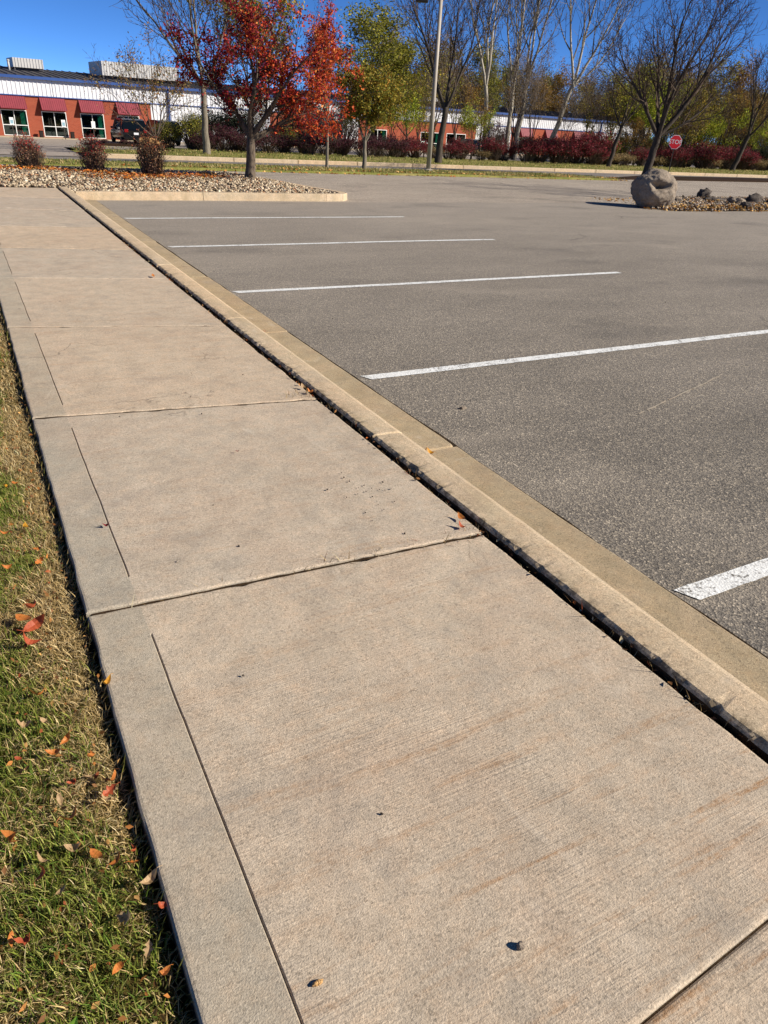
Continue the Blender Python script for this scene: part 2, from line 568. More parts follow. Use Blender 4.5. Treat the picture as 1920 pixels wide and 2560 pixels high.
_ico = None
def rocks_np(rng, P, size, C, squash=(.45, .9)):
    """low-poly pebbles: jittered icosahedra"""
    t = (1 + 5 ** .5) / 2
    v = unit(np.array([(-1, t, 0), (1, t, 0), (-1, -t, 0), (1, -t, 0), (0, -1, t), (0, 1, t), (0, -1, -t), (0, 1, -t), (t, 0, -1), (t, 0, 1), (-t, 0, -1), (-t, 0, 1)], float))
    f = np.array([(0, 11, 5), (0, 5, 1), (0, 1, 7), (0, 7, 10), (0, 10, 11), (1, 5, 9), (5, 11, 4), (11, 10, 2), (10, 7, 6), (7, 1, 8), (3, 9, 4), (3, 4, 2), (3, 2, 6), (3, 6, 8), (3, 8, 9), (4, 9, 5), (2, 4, 11), (6, 2, 10), (8, 6, 7), (9, 8, 1)])
    n = len(P)
    sc = np.stack([rng.uniform(.7, 1.3, n), rng.uniform(.6, 1.0, n), rng.uniform(*squash, n)], 1) * (size * .5)[:, None]
    V = v[None] * (1 + rng.normal(0, .12, (n, 12, 1))) * sc[:, None]
    az = rng.uniform(0, 2 * np.pi, n); tl = rng.normal(0, .35, n)
    ca, sa, ct, st = np.cos(az)[:, None], np.sin(az)[:, None], np.cos(tl)[:, None], np.sin(tl)[:, None]
    x, y, z = V[..., 0], V[..., 1] * ct - V[..., 2] * st, V[..., 1] * st + V[..., 2] * ct
    V = np.stack([x * ca - y * sa, x * sa + y * ca, z], -1) + P[:, None]
    T = (f[None] + (np.arange(n) * 12)[:, None, None]).reshape(-1, 3)
    return V.reshape(-1, 3), T, np.repeat(C, 12, 0)

# ------------------------------------------------------------------ terrain
def H(y):
    k = [(-200, 0), (21.5, 0), (25.9, -.12), (32.2, -.33), (40, -.36), (57, -.9), (1500, -.9)]
    for (a, za), (b, zb) in zip(k, k[1:]):
        if y <= b: return za + (zb - za) * max(0, (y - a)) / (b - a)
    return -.9

def sheet(name, x0, x1, y0, y1, off, mat, nx=1, ny=20, ys=None, kind='structure', edge=0, parent=None):
    mb = MB()
    ys = ys or [y0 + (y1 - y0) * j / ny for j in range(ny + 1)]
    xs = [x0 + (x1 - x0) * i / nx for i in range(nx + 1)]
    for y in ys:
        for x in xs: mb.v.append((x, y, H(y) + off))
    for j in range(len(ys) - 1):
        for i in range(nx):
            a = j * (nx + 1) + i
            mb.f.append([a, a + 1, a + nx + 2, a + nx + 1]); mb.mi.append(0)
    o = mb.build(name, mat, parent)
    if not parent: tag(o, kind=kind)
    return o

sheet('ground', -900, 900, -300, 1500, -.10, 'turf', 6, ys=[-300, -50, 0, 21.5, 25.9, 32.2, 40, 57, 120, 400, 1500])

# parking lot with a slightly ragged edge along the gutter
mb = MB()
rng = np.random.default_rng(5)
ysl = list(np.arange(-14, 13.45, .12)) + [13.47]
edge = [(.012 + .012 * mnoise.noise((0, y * 2.3, 1.7)) + .010 * abs(mnoise.noise((3, y * 7, .2))), y) for y in ysl]
for i, (x, y) in enumerate(edge):
    mb.v += [(x, y, -.02), (x, y, 0), (60, y, 0)]
for i in range(len(edge) - 1):
    a = i * 3
    mb.f += [[a, a + 1, a + 4, a + 3], [a + 1, a + 2, a + 5, a + 4]]; mb.mi += [0, 0]
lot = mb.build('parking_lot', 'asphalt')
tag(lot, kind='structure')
sheet('parking_lot_aisle', -45, 60, 13.47, 21.6, 0, 'asphalt_grazing_tone', 1, 1)
sheet('driveway_apron', 21.4, 60, 21.6, 25.7, 0, 'asphalt_grazing_tone', 1, ys=[21.6, 23, 25.7])
sheet('road', -300, 300, 25.7, 32.16, 0, 'road_asphalt', 1, ys=[25.7, 25.9, 28, 30, 32.16])
sheet('far_driveway', -14, 2.55, 32.16, 40, .02, 'far_asphalt', 1, ys=[32.16, 36, 40])
sheet('far_parking_lot', -45, 95, 40, 70, .012, 'far_asphalt', 1, ys=[40, 45, 50, 57, 62, 70])

# painted stall lines
def stall_line(y, x0, x1, wob, w=.092):
    mb = MB()
    xs = np.arange(x0, x1 + .01, .04)
    for i, x in enumerate(xs):
        c = y + wob * mnoise.noise((x * .6, y, .3))
        e1 = .004 * mnoise.noise((x * 14, y, 5)); e2 = .004 * mnoise.noise((x * 14, y, 9))
        sk = .035 * (1 if i == 0 else 0)
        mb.v += [(x + sk, c - w / 2 + e1, .004), (x - sk * .2, c + w / 2 + e2, .004)]
    for i in range(len(xs) - 1):
        a = i * 2
        mb.f.append([a, a + 2, a + 3, a + 1]); mb.mi.append(0)
    mb.build('painted_line', 'white_paint', lot)
S = 2.74
for k in range(-2, 5):
    stall_line(k * S + (.0 if k else .012), .035 + .02 * (k % 2), 5.09 + .05 * math.sin(k * 3), .02 if k < 2 else .05)

mb = MB()
for q in range(34):                                   # a scraped scratch in the asphalt
    f = q / 33; x = 1.38 + 1.22 * f + .02 * mnoise.noise((f * 9, 1, 1)); y = 1.55 + .38 * f + .012 * mnoise.noise((f * 7, 2, 1)); w = .004 + .006 * abs(mnoise.noise((f * 12, 3, 3)))
    mb.v += [(x, y - w, .003), (x - .003, y + w, .003)]
    if q and mnoise.noise((f * 16, 5, 5)) > -.25: mb.f.append([2 * q - 2, 2 * q, 2 * q + 1, 2 * q - 1]); mb.mi.append(0)
mb.build('scratch', 'concrete_trowelled', lot)

# ------------------------------------------------------------------ near sidewalk: bed, slabs, curb and gutter
XL, XR = -1.99, -.536
ZS = .12
bed = MB()
bed.box(XL + .02, XR + .02, -8.0, 14.38, -.1, .07)
walk = bed.build('sidewalk', 'soil')
tag(walk, kind='structure')
J = [(-6.0, -5.9), (-4.3, -4.2), (-2.68, -2.6), (-1.06, -.975), (.62, .545), (2.40, 2.175), (4.25, 3.88), (6.03, 5.68), (7.72, 7.33), (9.40, 9.12), (11.2, 10.9), (12.85, 12.65), (14.4, 14.4)]
heave = {4: .005, 3: .007, 5: .002, 6: .001}
SC = -1.833
def slab(k):
    (l0, r0), (l1, r1) = J[k], J[k + 1]
    g0, g1 = (.002 if k == 3 else .0045), (.002 if k == 2 else .0045)
    rg = random.Random(k)
    hn, hf = heave.get(k, .0015), rg.uniform(-.003, .001)
    if k == 12: return
    us = [0, .004, .010, .05, .10, SC - XL - .004, SC - XL, SC - XL + .004, .20, .26]
    W = XR - XL
    us += list(np.linspace(.29, W - .03, 46)) + [W - .010, W - .004, W]
    D = (l1 + r1 - l0 - r0) / 2
    vsn = [0, .004, .010, .025, .05, .09, .15, .16] + list(np.linspace(.2, D - .2, 26)) + [D - .16, D - .15, D - .09, D - .05, D - .025, D - .010, D - .004, D]
    nu, nv = len(us), len(vsn)
    mb = MB()
    for j, v in enumerate(vsn):
        fv = v / D
        for i, u in enumerate(us):
            fu = u / W
            x = XL + u
            y0 = l0 + (r0 - l0) * fu + g0; y1 = l1 + (r1 - l1) * fu - g1
            y = y0 + (y1 - y0) * fv
            z = ZS + hn * (1 - fv) ** 2 + hf * fv + .0012 * mnoise.noise((x * 2, y * 2, k))
            ei = min(i, nu - 1 - i); ej = min(j, nv - 1 - j)
            e = min(ei, ej)
            if e == 0: z -= .0045
            elif e == 1: z -= .0014
            # worn, chipped edges
            if ej <= 2 and not (k == 2 or (k == 3 and j <= 2)):
                ch = mnoise.noise((x * 41, k * 3.7, j > 5)) * .0028 + max(0, mnoise.noise((x * 11, k * 1.3 + 7, j > 5)) - .28) * .04
                sgn = 1 if j <= 2 else -1
                y += sgn * ch * (1 - ej / 3)
                z -= max(0, ch) * .35 * (1 - ej / 3)
            if ei <= 2:
                ch = mnoise.noise((y * 9, k * 3.7 + 40, i > 5)) * .005 + max(0, mnoise.noise((y * 3, k + 17, i > 5)) - .3) * .03
                x += (1 if i <= 2 else -1) * ch * (1 - ei / 3)
                z -= max(0, ch) * .3 * (1 - ei / 3)
            if i == 6 and .155 < v < D - .155: z -= .0065
            if i in (5, 6, 7): x += .0025 * mnoise.noise((y * 4, k, 3)) + .001 * mnoise.noise((y * 30, k, 3))
            mb.v.append((x, y, z))
    for j in range(nv - 1):
        for i in range(nu - 1):
            a = j * nu + i
            mb.f.append([a, a + 1, a + nu + 1, a + nu]); mb.mi.append(1 if i < 6 else 0)
    ring = [i for i in range(nu)] + [j * nu + nu - 1 for j in range(1, nv)] + [(nv - 1) * nu + i for i in range(nu - 2, -1, -1)] + [j * nu for j in range(nv - 2, 0, -1)]
    b = len(mb.v)
    mb.v += [(mb.v[i][0], mb.v[i][1], .0) for i in ring]
    n = len(ring)
    for q in range(n):
        mb.f.append([ring[(q + 1) % n], ring[q], b + q, b + (q + 1) % n]); mb.mi.append(1)
    mb.build('slab', ['concrete_broomed', 'concrete_trowelled'], walk)
for k in range(len(J) - 1): slab(k)
for k in range(1, len(J) - 1):                        # dirt packed in each joint
    (l, r) = J[k]; mb = MB(); W = XR - XL - .04
    for i in range(41):
        f = .01 + .98 * i / 40; x = XL + f * (XR - XL); y = l + (r - l) * f; z = ZS - (.005 if k != 3 else .0045) + .003 * mnoise.noise((x * 12, k, 2))
        mb.v += [(x, y - .010, z), (x, y + .010, z)]
        if i: a = 2 * i - 2; mb.f.append([a, a + 2, a + 3, a + 1]); mb.mi.append(0)
    mb.build('joint_filler', 'soil', walk)

# curb with gutter pan, cast in sections
CZ = .146
curb = empty('curb', (-.25, 4, 0))
tag(curb, kind='structure')
CJ = [-7.8, -5.4, -3.1, -.86, 1.53, 3.98, 6.25, 8.6, 11.0, 13.46, 14.37]
def curb_section(y0, y1, gw, k):
    prof = [(-.515, -.05), (-.515, CZ - .016), (-.511, CZ - .006), (-.502, CZ), (-.42, CZ + .001), (-.372, CZ - .002), (-.345, CZ - .012), (-.326, CZ - .032), (-.300, .035), (-.285, .020), (-.26, .013), (gw - .012, .011), (gw, .004), (gw, -.05)]
    ys = [y0 + .005, y0 + .011] + list(np.arange(y0 + .04, y1 - .03, .022)) + [y1 - .011, y1 - .005]
    mb = MB()
    n = len(prof)
    for j, y in enumerate(ys):
        e = .005 + .012 * max(0, mnoise.noise((k * 3.1, j * 1.0, 9))) if j in (0, len(ys) - 1) else 0
        for i, (x, z) in enumerate(prof):
            if i in (1, 2, 3):
                c = .003 * mnoise.noise((y * 11, k, 1)) + max(0, mnoise.noise((y * 6.5, k, 6)) - .25) * .05 + max(0, mnoise.noise((y * 31, k, 16)) - .1) * .03
                x += c * (.5 if i == 1 else 1); z -= max(0, c) * (.75 if i < 3 else .3)
            if i in (5, 6): x += .0025 * mnoise.noise((y * 7, k, 2))
            if i in (11, 12, 13): x += .004 * mnoise.noise((y * 5, k, 3)) - (.02 if j == 0 else 0) - (.008 if j == 1 else 0)
            if i in (4, 9, 10): z += .0015 * mnoise.noise((y * 3, k, 4))
            mb.v.append((x + .25, y - 4, z - (e if 0 < i < n - 1 else 0)))
    for j in range(len(ys) - 1):
        for i in range(n - 1):
            a = j * n + i
            mb.f.append([a, a + 1, a + n + 1, a + n]); mb.mi.append(1 if i == 0 else 2 if i >= 8 else 0)
    mb.f.append(list(range(n))[::-1]); mb.mi.append(0)
    e = (len(ys) - 1) * n
    mb.f.append([e + i for i in range(n)]); mb.mi.append(0)
    o = mb.build('curb_section', ['concrete_curb', 'soil', 'concrete_gutter'], curb, smooth=False)
gws = [0, .0, -.004, .002, -.006, .004, -.008, 0, .003, -.06]
for k in range(len(CJ) - 1): curb_section(CJ[k], CJ[k + 1], gws[k], k)
# dirt that fills the slot between slab and curb
mb = MB()
for j, y in enumerate(np.arange(-7.9, 14.3, .05)):
    z = .066 + .016 * mnoise.noise((0, y * 3, 8)) + .008 * mnoise.noise((0, y * 15, 8))
    mb.v += [(-.565, y, z - .004), (-.525, y, z + .004), (-.505, y, z)]
    if j:
        a = (j - 1) * 3
        mb.f += [[a, a + 1, a + 4, a + 3], [a + 1, a + 2, a + 5, a + 4]]; mb.mi += [0, 0]
tag(mb.build('joint_dirt', 'soil'), 'dark dirt packed in the slot behind the curb', 'dirt', kind='stuff')

# ------------------------------------------------------------------ lawn beside the walk
def lawn_z(x, y): return .084 + .012 * mnoise.noise((x * 1.3, y * 1.3, 2)) + .006 * mnoise.noise((x * 6, y * 6, 4))
mb = MB()
xs = [-30, -14, -8, -5, -4] + list(np.arange(-3.4, -2.0, .1)) + [-2.016, -2.008, -1.992]
ysl = [-9, -6, -4] + list(np.arange(-3, 8, .12)) + list(np.arange(8, 14.3, .5)) + [14.4]
for y in ysl:
    for x in xs:
        z = lawn_z(x, y)
        if x > -2.011: z -= .05
        mb.v.append((x, y, z))
nx = len(xs)
for j in range(len(ysl) - 1):
    for i in range(nx - 1):
        a = j * nx + i
        mb.f.append([a, a + 1, a + nx + 1, a + nx]); mb.mi.append(0)
tag(mb.build('lawn', 'thatch'), kind='structure')

rng = np.random.default_rng(11)
def lawn_blades(n, x0, x1, y0, y1, L, W, dens_edge=True):
    x = rng.uniform(x0, x1, n); y = rng.uniform(y0, y1, n)
    z = np.array([lawn_z(a, b) for a, b in zip(x, y)]) - .006
    # how dry: straw near the walk in patches, greener away from it
    nz = np.array([mnoise.noise((a * 2.2, b * 2.2, 3)) for a, b in zip(x, y)])
    nf = np.array([mnoise.noise((a * 9, b * 9, 13)) for a, b in zip(x, y)])
    edge_d = np.exp(-((x + 2.0) / .085) ** 2)
    patch = np.exp(-(((x + 2.07) / .09) ** 2 + ((y - .55) / .42) ** 2)) + .9 * np.exp(-(((x + 2.05) / .07) ** 2 + ((y - 2.5) / .7) ** 2))
    dry = np.clip(.46 + .85 * nz + .4 * nf + .58 * edge_d + 1.0 * patch + rng.normal(0, .28, n), 0, 1)
    g = pal(rng, n, [(4, '#76802f'), (3, '#8a9040'), (3, '#a0a056'), (2.5, '#5f7a2c'), (1, '#455222')], .2)
    s = pal(rng, n, [(4, '#c8ac76'), (3, '#d8bf8c'), (2, '#a38a56'), (1, '#e6d2a4')], .2)
    C = np.where((dry > .55)[:, None], s, g)
    ln = L * rng.uniform(.5, 1.3, n) * (1 - .3 * edge_d)
    lean = np.where(dry > .55, 1, 0)
    P = np.stack([x, y, z], 1)
    a = lean == 1
    o = []
    o.append(blades_np(rng, P[a], ln[a], W * rng.uniform(.5, 1.0, a.sum()), C[a], (.7, 1.5)))
    o.append(blades_np(rng, P[~a], ln[~a], W * rng.uniform(.6, 1.2, (~a).sum()), C[~a], (.25, 1.15)))
    return o
def merge(parts):
    V, T, C, k = [], [], [], 0
    for v, t, c in parts:
        V.append(v); T.append(t + k); C.append(c); k += len(v)
    return np.concatenate(V), np.concatenate(T), np.concatenate(C)
parts = lawn_blades(95000, -2.62, -2.008, -1.3, 2.6, .046, .0026) + lawn_blades(42000, -2.6, -2.01, 2.6, 7.5, .05, .004)
parts += lawn_blades(24000, -4.2, -2.6, -2.2, 7.5, .06, .007) + lawn_blades(9000, -9, -2.03, 7.5, 14.2, .07, .012) + lawn_blades(9000, -9, -4.2, -3, 7.5, .07, .012)
n = 1500
P = np.stack([rng.uniform(-2.5, -2.0, n), rng.uniform(-1.2, 6, n), np.zeros(n)], 1)
P[:, 2] = np.array([lawn_z(a, b) for a, b in P[:, :2]]) + rng.uniform(.008, .034, n)
parts.append(leaves_np(rng, P, .017, pal(rng, n, [(3, '#9a6a3a'), (2, '#b5763c'), (2, '#7a5636'), (1, '#c89a5c'), (1, '#8a4a2c')], .25), flat=.3))
# blades that hang over the slab edge
n = 700
P = np.stack([rng.normal(-2.006, .004, n), rng.uniform(-1.2, 7, n), np.full(n, .085)], 1)
parts.append(blades_np(rng, P, rng.uniform(.03, .06, n), np.full(n, .0028), pal(rng, n, [(3, '#c8ac76'), (2, '#a38a56'), (2, '#8e8c42')], .2), (.3, 1.2), rng.normal(0, .9, n)))
V, T, C = merge(parts)
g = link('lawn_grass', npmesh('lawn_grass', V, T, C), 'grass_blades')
tag(g, 'autumn lawn grass, green mixed with straw, left of the sidewalk', 'grass', kind='stuff')

# ------------------------------------------------------------------ trees
GA = 2.39996
def grow_tree(seed, height, r0, fork, limbs, lvl_kids=(5, 5, 4), lvl_ang=(.55, .6, .7), lvl_ratio=(.55, .5, .45), lean=(0, 0), wander=.09, trop=.05, limb_len=None, fork_ang=.5, extra=None, twig_r=.006):
    """skeleton of a tree: list of (points, radii, level); level 0 trunk, 1 limbs, then branches and twigs"""
    rg = random.Random(seed)
    out = []
    def rv(s): return Vector((rg.gauss(0, s), rg.gauss(0, s), rg.gauss(0, s)))
    def branch(p, d, L, r, lvl):
        n = max(3, min(9, int(L / .22) + 1)) if lvl < 3 else 3
        pts, rad = [p.copy()], [r]
        q = p.copy(); dd = d.normalized()
        for i in range(n):
            dd = (dd + rv(wander) + Vector((0, 0, trop))).normalized()
            q = q + dd * (L / n)
            pts.append(q.copy()); rad.append(max(twig_r * .5, r * (1 - .85 * (i + 1) / n)))
        out.append((pts, rad, lvl))
        if lvl - 1 < len(lvl_kids):
            kids = lvl_kids[lvl - 1]
            ph = rg.uniform(0, 6.28)
            for k in range(kids):
                t = .18 + .80 * (k + rg.uniform(.1, .9)) / kids
                x = t * n; i = min(n - 1, int(x)); f = x - i
                bp = pts[i].lerp(pts[i + 1], f)
                bd = (pts[i + 1] - pts[i]).normalized()
                u = bd.orthogonal().normalized(); w = bd.cross(u)
                a = lvl_ang[lvl - 1] * rg.uniform(.65, 1.35); ph += GA
                cd = bd * math.cos(a) + (u * math.cos(ph) + w * math.sin(ph)) * math.sin(a)
                rr = max(twig_r, (rad[i] * (1 - f) + rad[i + 1] * f) * .62)
                branch(bp, cd, L * lvl_ratio[lvl - 1] * rg.uniform(.7, 1.25) * (1.15 - .5 * t), rr, lvl + 1)
    # trunk
    tip = Vector((lean[0], lean[1], fork))
    n = 6
    pts = [Vector((0, 0, -.08))]; rad = [r0 * 1.35]
    for i in range(1, n + 1):
        f = i / n
        pts.append(tip * f + Vector((rg.gauss(0, .02), rg.gauss(0, .02), 0)) * fork * .4 * (1 if i < n else 0))
        rad.append(r0 * (1.12 - .3 * f) if i > 1 else r0 * 1.12)
    out.append((pts, rad, 0))
    ll = limb_len or (height - fork)
    for k in range(limbs):
        a = fork_ang * rg.uniform(.6, 1.3) if k else fork_ang * .15
        ph = k * GA + rg.uniform(-.4, .4) + seed
        d = Vector((math.cos(ph) * math.sin(a) + lean[0] * .15, math.sin(ph) * math.sin(a) + lean[1] * .15, math.cos(a)))
        st = tip - Vector((0, 0, fork * .12 * (k / max(1, limbs))))
        branch(st, d, ll * rg.uniform(.8, 1.1) * (1 if k else 1.05), r0 * (.62 if limbs < 4 else .5), 1)
    for e in (extra or []):       # named limbs: (height on trunk, direction, length, radius)
        branch(tip * (e[0] / fork), Vector(e[1]), e[2], e[3], 1)
    return out

def tree_meshes(sk, name, split=1, sides=(9, 6, 4, 3, 3)):
    a, b = MB(), MB()
    for pts, rad, l in sk:
        (a if l <= split else b).tube(pts, rad, sides[min(l, 4)], caps=False)
    return a.mesh(name + '_trunk'), b.mesh(name + '_branches')

def anchors(sk, rng, n, minlvl=2, spread=.06, keep=None):
    seg = []
    for pts, rad, l in sk:
        if l >= minlvl:
            for i in range(len(pts) - 1): seg.append((pts[i], pts[i + 1]))
    A = np.array([tuple(s[0]) for s in seg]); B = np.array([tuple(s[1]) for s in seg])
    L = np.linalg.norm(B - A, axis=1)
    k = rng.choice(len(seg), n, p=L / L.sum())
    t = rng.uniform(0, 1, (n, 1))
    P = A[k] * (1 - t) + B[k] * t + rng.normal(0, spread, (n, 3))
    if keep is not None: P = P[keep(P)]
    return P

def put_tree(name, sk, loc, rz, mats, label, cat='tree', group=None, leaves=None, split=1):
    root = empty(name, loc, rz)
    tag(root, label, cat, group)
    t, b = tree_meshes(sk, name, split)
    link('trunk', t, mats[0], root, smooth=True)
    link('crown', b, mats[1], root)
    if leaves is not None:
        V, T, C = leaves
        link('foliage', npmesh(name + '_foliage', V, T, C), 'foliage', root)
    return root

def clump_keep(seed, scale, th):
    return lambda P: np.array([mnoise.noise((p[0] * scale, p[1] * scale, p[2] * scale + seed)) > th for p in P])

# red-leaved tree on the gravel island
rng = np.random.default_rng(21)
sk = grow_tree(8, 4.4, .112, .86, 4, (7, 6, 4), (.75, .7, .8), (.55, .5, .5), lean=(.05, -.03), fork_ang=.62, wander=.13, trop=.03, limb_len=2.3,
               extra=[(.80, (1, -.55, .24), 1.7, .055), (.86, (-.70, .40, .70), 1.45, .055), (.86, (.62, -.35, .8), 2.7, .06), (.86, (-.30, -.1, 1.0), 2.4, .055), (.86, (.8, -.5, .55), 2.3, .05)])
def squeeze(sk, left, right):                          # one-sided crown, shaped by the wind and the lot
    ax = Vector((.868, -.497, 0))
    for pts, rad, l in sk:
        for p in pts:
            d = p.dot(ax) - .05
            p += ax * (d * ((left if d < 0 else right) - 1))
squeeze(sk, .84, .90)
P = anchors(sk, rng, 34000, 2, .07, clump_keep(1, 1.7, .0))
P = P[P[:, 2] > .80 + .3 * rng.uniform(0, 1, len(P))]
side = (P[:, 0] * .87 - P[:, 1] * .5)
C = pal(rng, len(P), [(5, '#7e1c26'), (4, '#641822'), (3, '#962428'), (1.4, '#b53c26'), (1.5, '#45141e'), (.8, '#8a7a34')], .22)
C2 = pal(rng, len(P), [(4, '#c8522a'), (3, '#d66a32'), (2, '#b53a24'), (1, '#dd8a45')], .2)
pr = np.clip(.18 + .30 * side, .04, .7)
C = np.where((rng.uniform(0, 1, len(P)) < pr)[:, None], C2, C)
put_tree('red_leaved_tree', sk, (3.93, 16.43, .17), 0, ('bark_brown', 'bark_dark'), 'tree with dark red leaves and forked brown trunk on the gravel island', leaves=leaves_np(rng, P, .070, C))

# orange-leaved tree with thin pale trunk
rng = np.random.default_rng(22)
sk = grow_tree(13, 4.9, .05, 1.5, 3, (9, 5, 3), (.6, .65, .7), (.36, .5, .5), fork_ang=.24, wander=.09, trop=.07, limb_len=3.0)
squeeze(sk, .95, .85)
P = anchors(sk, rng, 10000, 2, .07, clump_keep(4, 1.6, -.1))
C = pal(rng, len(P), [(4, '#c14a26'), (3, '#d1642e'), (3, '#a32e24'), (2, '#d98a4a'), (1, '#8e2420')], .2)
put_tree('orange_leaved_tree', sk, (9.54, 24.52, -.06), 0, ('bark_grey', 'bark_dark'), 'slim tree with orange red leaves and thin pale trunk on the grass verge', leaves=leaves_np(rng, P, .085, C))

# small round olive and orange tree
rng = np.random.default_rng(23)
sk = grow_tree(5, 3.6, .075, .98, 6, (8, 6, 3), (.75, .7, .8), (.5, .5, .5), fork_ang=.75, wander=.1, trop=.05, limb_len=2.1)
P = anchors(sk, rng, 26000, 2, .10, clump_keep(7, 1.8, -.25))
C = pal(rng, len(P), [(4, '#8a7a2a'), (4, '#7a7a2e'), (1, '#a8762e'), (3, '#a89238'), (1, '#7a5a2a'), (2, '#5e682c')], .2)
put_tree('olive_orange_tree', sk, (11.17, 24.81, -.06), 1.1, ('bark_grey', 'bark_dark'), 'small round tree with olive and orange leaves on the grass verge', leaves=leaves_np(rng, P, .085, C))

# bare trees
BARE = ((8, 7, 5), (.5, .6, .7), (.5, .5, .5))
def bare(name, seed, loc, height, r0, fork, label, lean=(0, 0), limbs=4, fork_ang=.5, mats=('bark_brown', 'twig'), kids=(8, 7, 4), trop=.05, rz=0, limb_len=None, tw=.009, extra=None, leaf=None, wander=.07, group=None):
    sk = grow_tree(seed, height, r0, fork, limbs, kids, BARE[1], BARE[2], lean=lean, fork_ang=fork_ang, trop=trop, wander=wander, limb_len=limb_len, twig_r=tw, extra=extra)
    lv = None
    if leaf:
        r = np.random.default_rng(seed)
        P = anchors(sk, r, leaf[0], 2, .12, clump_keep(seed, 1.0, leaf[3] if len(leaf) > 3 else -.1))
        lv = leaves_np(r, P, leaf[1], pal(r, len(P), leaf[2], .2))
    return put_tree(name, sk, loc, rz, mats, label, group=group, leaves=lv)
bare('bare_tree', 31, (8.57, 36.41, -.3), 9.0, .15, 2.95, 'leafless tree with straight trunk on the far verge, left of the red tree', fork_ang=.85, mats=('bark_grey', 'twig'), tw=.012, limbs=6, kids=(9, 8, 4), limb_len=5.2, trop=.06)
bare('bare_tree', 32, (20.75, 34.96, -.3), 8.6, .17, 2.7, 'dark leafless tree standing just behind the light pole', fork_ang=.55, mats=('bark_dark', 'twig'), lean=(.15, -.1), tw=.011, kids=(10, 8, 5))
bare('bare_tree', 43, (25.37, 24.54, -.05), 8.2, .17, 1.68, 'big leafless vase shaped tree right behind the boulder', fork_ang=.62, mats=('bark_dark', 'twig'), lean=(.18, -.1), tw=.010, limbs=3, kids=(10, 8, 6), limb_len=5.0, extra=[(1.66, (-.50, .28, .85), 4.2, .10), (1.66, (.62, -.36, .70), 5.2, .12), (1.66, (.85, -.45, .5), 3.6, .07)])
bare('bare_tree', 34, (49.2, 38.66, -.3), 7.6, .17, 2.4, 'leafless tree near the right edge on the far verge', fork_ang=.6, mats=('bark_dark', 'twig'), lean=(.5, -.3), tw=.014, limb_len=4.8)
bare('bare_tree', 35, (35.83, 37.78, -.3), 6.2, .13, 2.45, 'small tree with sparse yellow green leaves left of the boulder tree', fork_ang=.62, mats=('bark_dark', 'twig'), lean=(.35, -.2), tw=.012, limb_len=3.2,
     leaf=(2200, .12, [(3, '#8a8a2c'), (2, '#a39a34'), (1, '#6e7428')]))
# tall pale poplars beyond the hedge
bare('pale_poplar', 51, (34.6, 50.0, -.6), 14, .17, 5.0, 'leftmost of the tall pale barked bare poplars beyond the red hedge', fork_ang=.26, mats=('bark_pale', 'bark_grey'), tw=.018, limb_len=8.5, limbs=3, trop=.10, lean=(-.5, .3), kids=(8, 6, 4))
bare('pale_poplar', 52, (37.6, 51.6, -.6), 15, .19, 4.5, 'middle of the tall pale barked bare poplars beyond the red hedge', fork_ang=.26, mats=('bark_pale', 'bark_grey'), tw=.018, limb_len=9.5, limbs=4, trop=.10, lean=(.1, 0), kids=(8, 6, 4))
bare('pale_poplar', 53, (39.6, 52.9, -.6), 15, .18, 6.0, 'rightmost of the three upright pale barked poplars beyond the hedge', fork_ang=.24, mats=('bark_pale', 'bark_grey'), tw=.018, limb_len=9, limbs=3, trop=.10, lean=(.3, -.1), kids=(8, 6, 4))
bare('leaning_poplar', 54, (40.6, 50.2, -.6), 15, .20, 5.6, 'pale barked bare tree leaning to the right beyond the hedge', fork_ang=.42, mats=('bark_pale', 'bark_grey'), tw=.018, limb_len=8.5, limbs=3, trop=.06, lean=(1.3, -.75), kids=(8, 6, 4),
     extra=[(5.4, (.9, -.5, .75), 7.5, .09)])
# spindly olive shrub tree behind the third bush
bare('spindly_tree', 61, (5.66, 33.9, -.3), 4.3, .05, .7, 'spindly half bare shrub tree with brown leaves beyond the road, left', fork_ang=.65, mats=('bark_brown', 'twig'), tw=.009, limbs=7, limb_len=3.2,
     leaf=(4200, .09, [(3, '#8a6a44'), (2, '#9a8a40'), (1, '#a87a50')], .05), kids=(6, 5, 3))
# trunk at the right edge, on the rock bed
bare('bare_tree', 71, (18.16, 12.94, .05), 6.5, .10, 1.9, 'dark trunked tree in the rock bed at the right edge', fork_ang=.5, mats=('bark_dark', 'twig'), lean=(1.1, -.75), limb_len=3.6, kids=(7, 6, 3))

# woods: a few prototypes, shared by the trees behind the building and the thicket in front of it
def wood_proto(seed, cols, nl, size, spread=.28, h=10, r0=.13, fork=2.2, th=-.15, ang=.5):
    sk = grow_tree(seed, h, r0, fork, 4, (7, 6, 4), (.5, .6, .7), (.5, .5, .5), fork_ang=ang, wander=.08, trop=.05, twig_r=.014)
    r = np.random.default_rng(seed)
    P = anchors(sk, r, nl, 2, spread, clump_keep(seed, .6, th))
    lv = leaves_np(r, P, size, pal(r, len(P), cols, .22))
    t, b = tree_meshes(sk, 'wood%d' % seed)
    return t, b, npmesh('wood_leaves%d' % seed, *lv)
YEL = [(3, '#9a8a2e'), (3, '#7e7a2a'), (2, '#b59a38'), (1, '#5e6226')]
ORA = [(3, '#9a7434'), (3, '#86662e'), (2, '#a88a3c'), (2, '#6e4e26')]
GRN = [(3, '#747428'), (3, '#868432'), (2, '#a0963a'), (1, '#565a24')]
BRN = [(3, '#6a5638'), (2, '#7e6640'), (2, '#584830'), (1, '#8e7a3e')]
LIM = [(3, '#93a02c'), (3, '#a8ac36'), (2, '#7a8a26'), (1, '#c0b83e')]
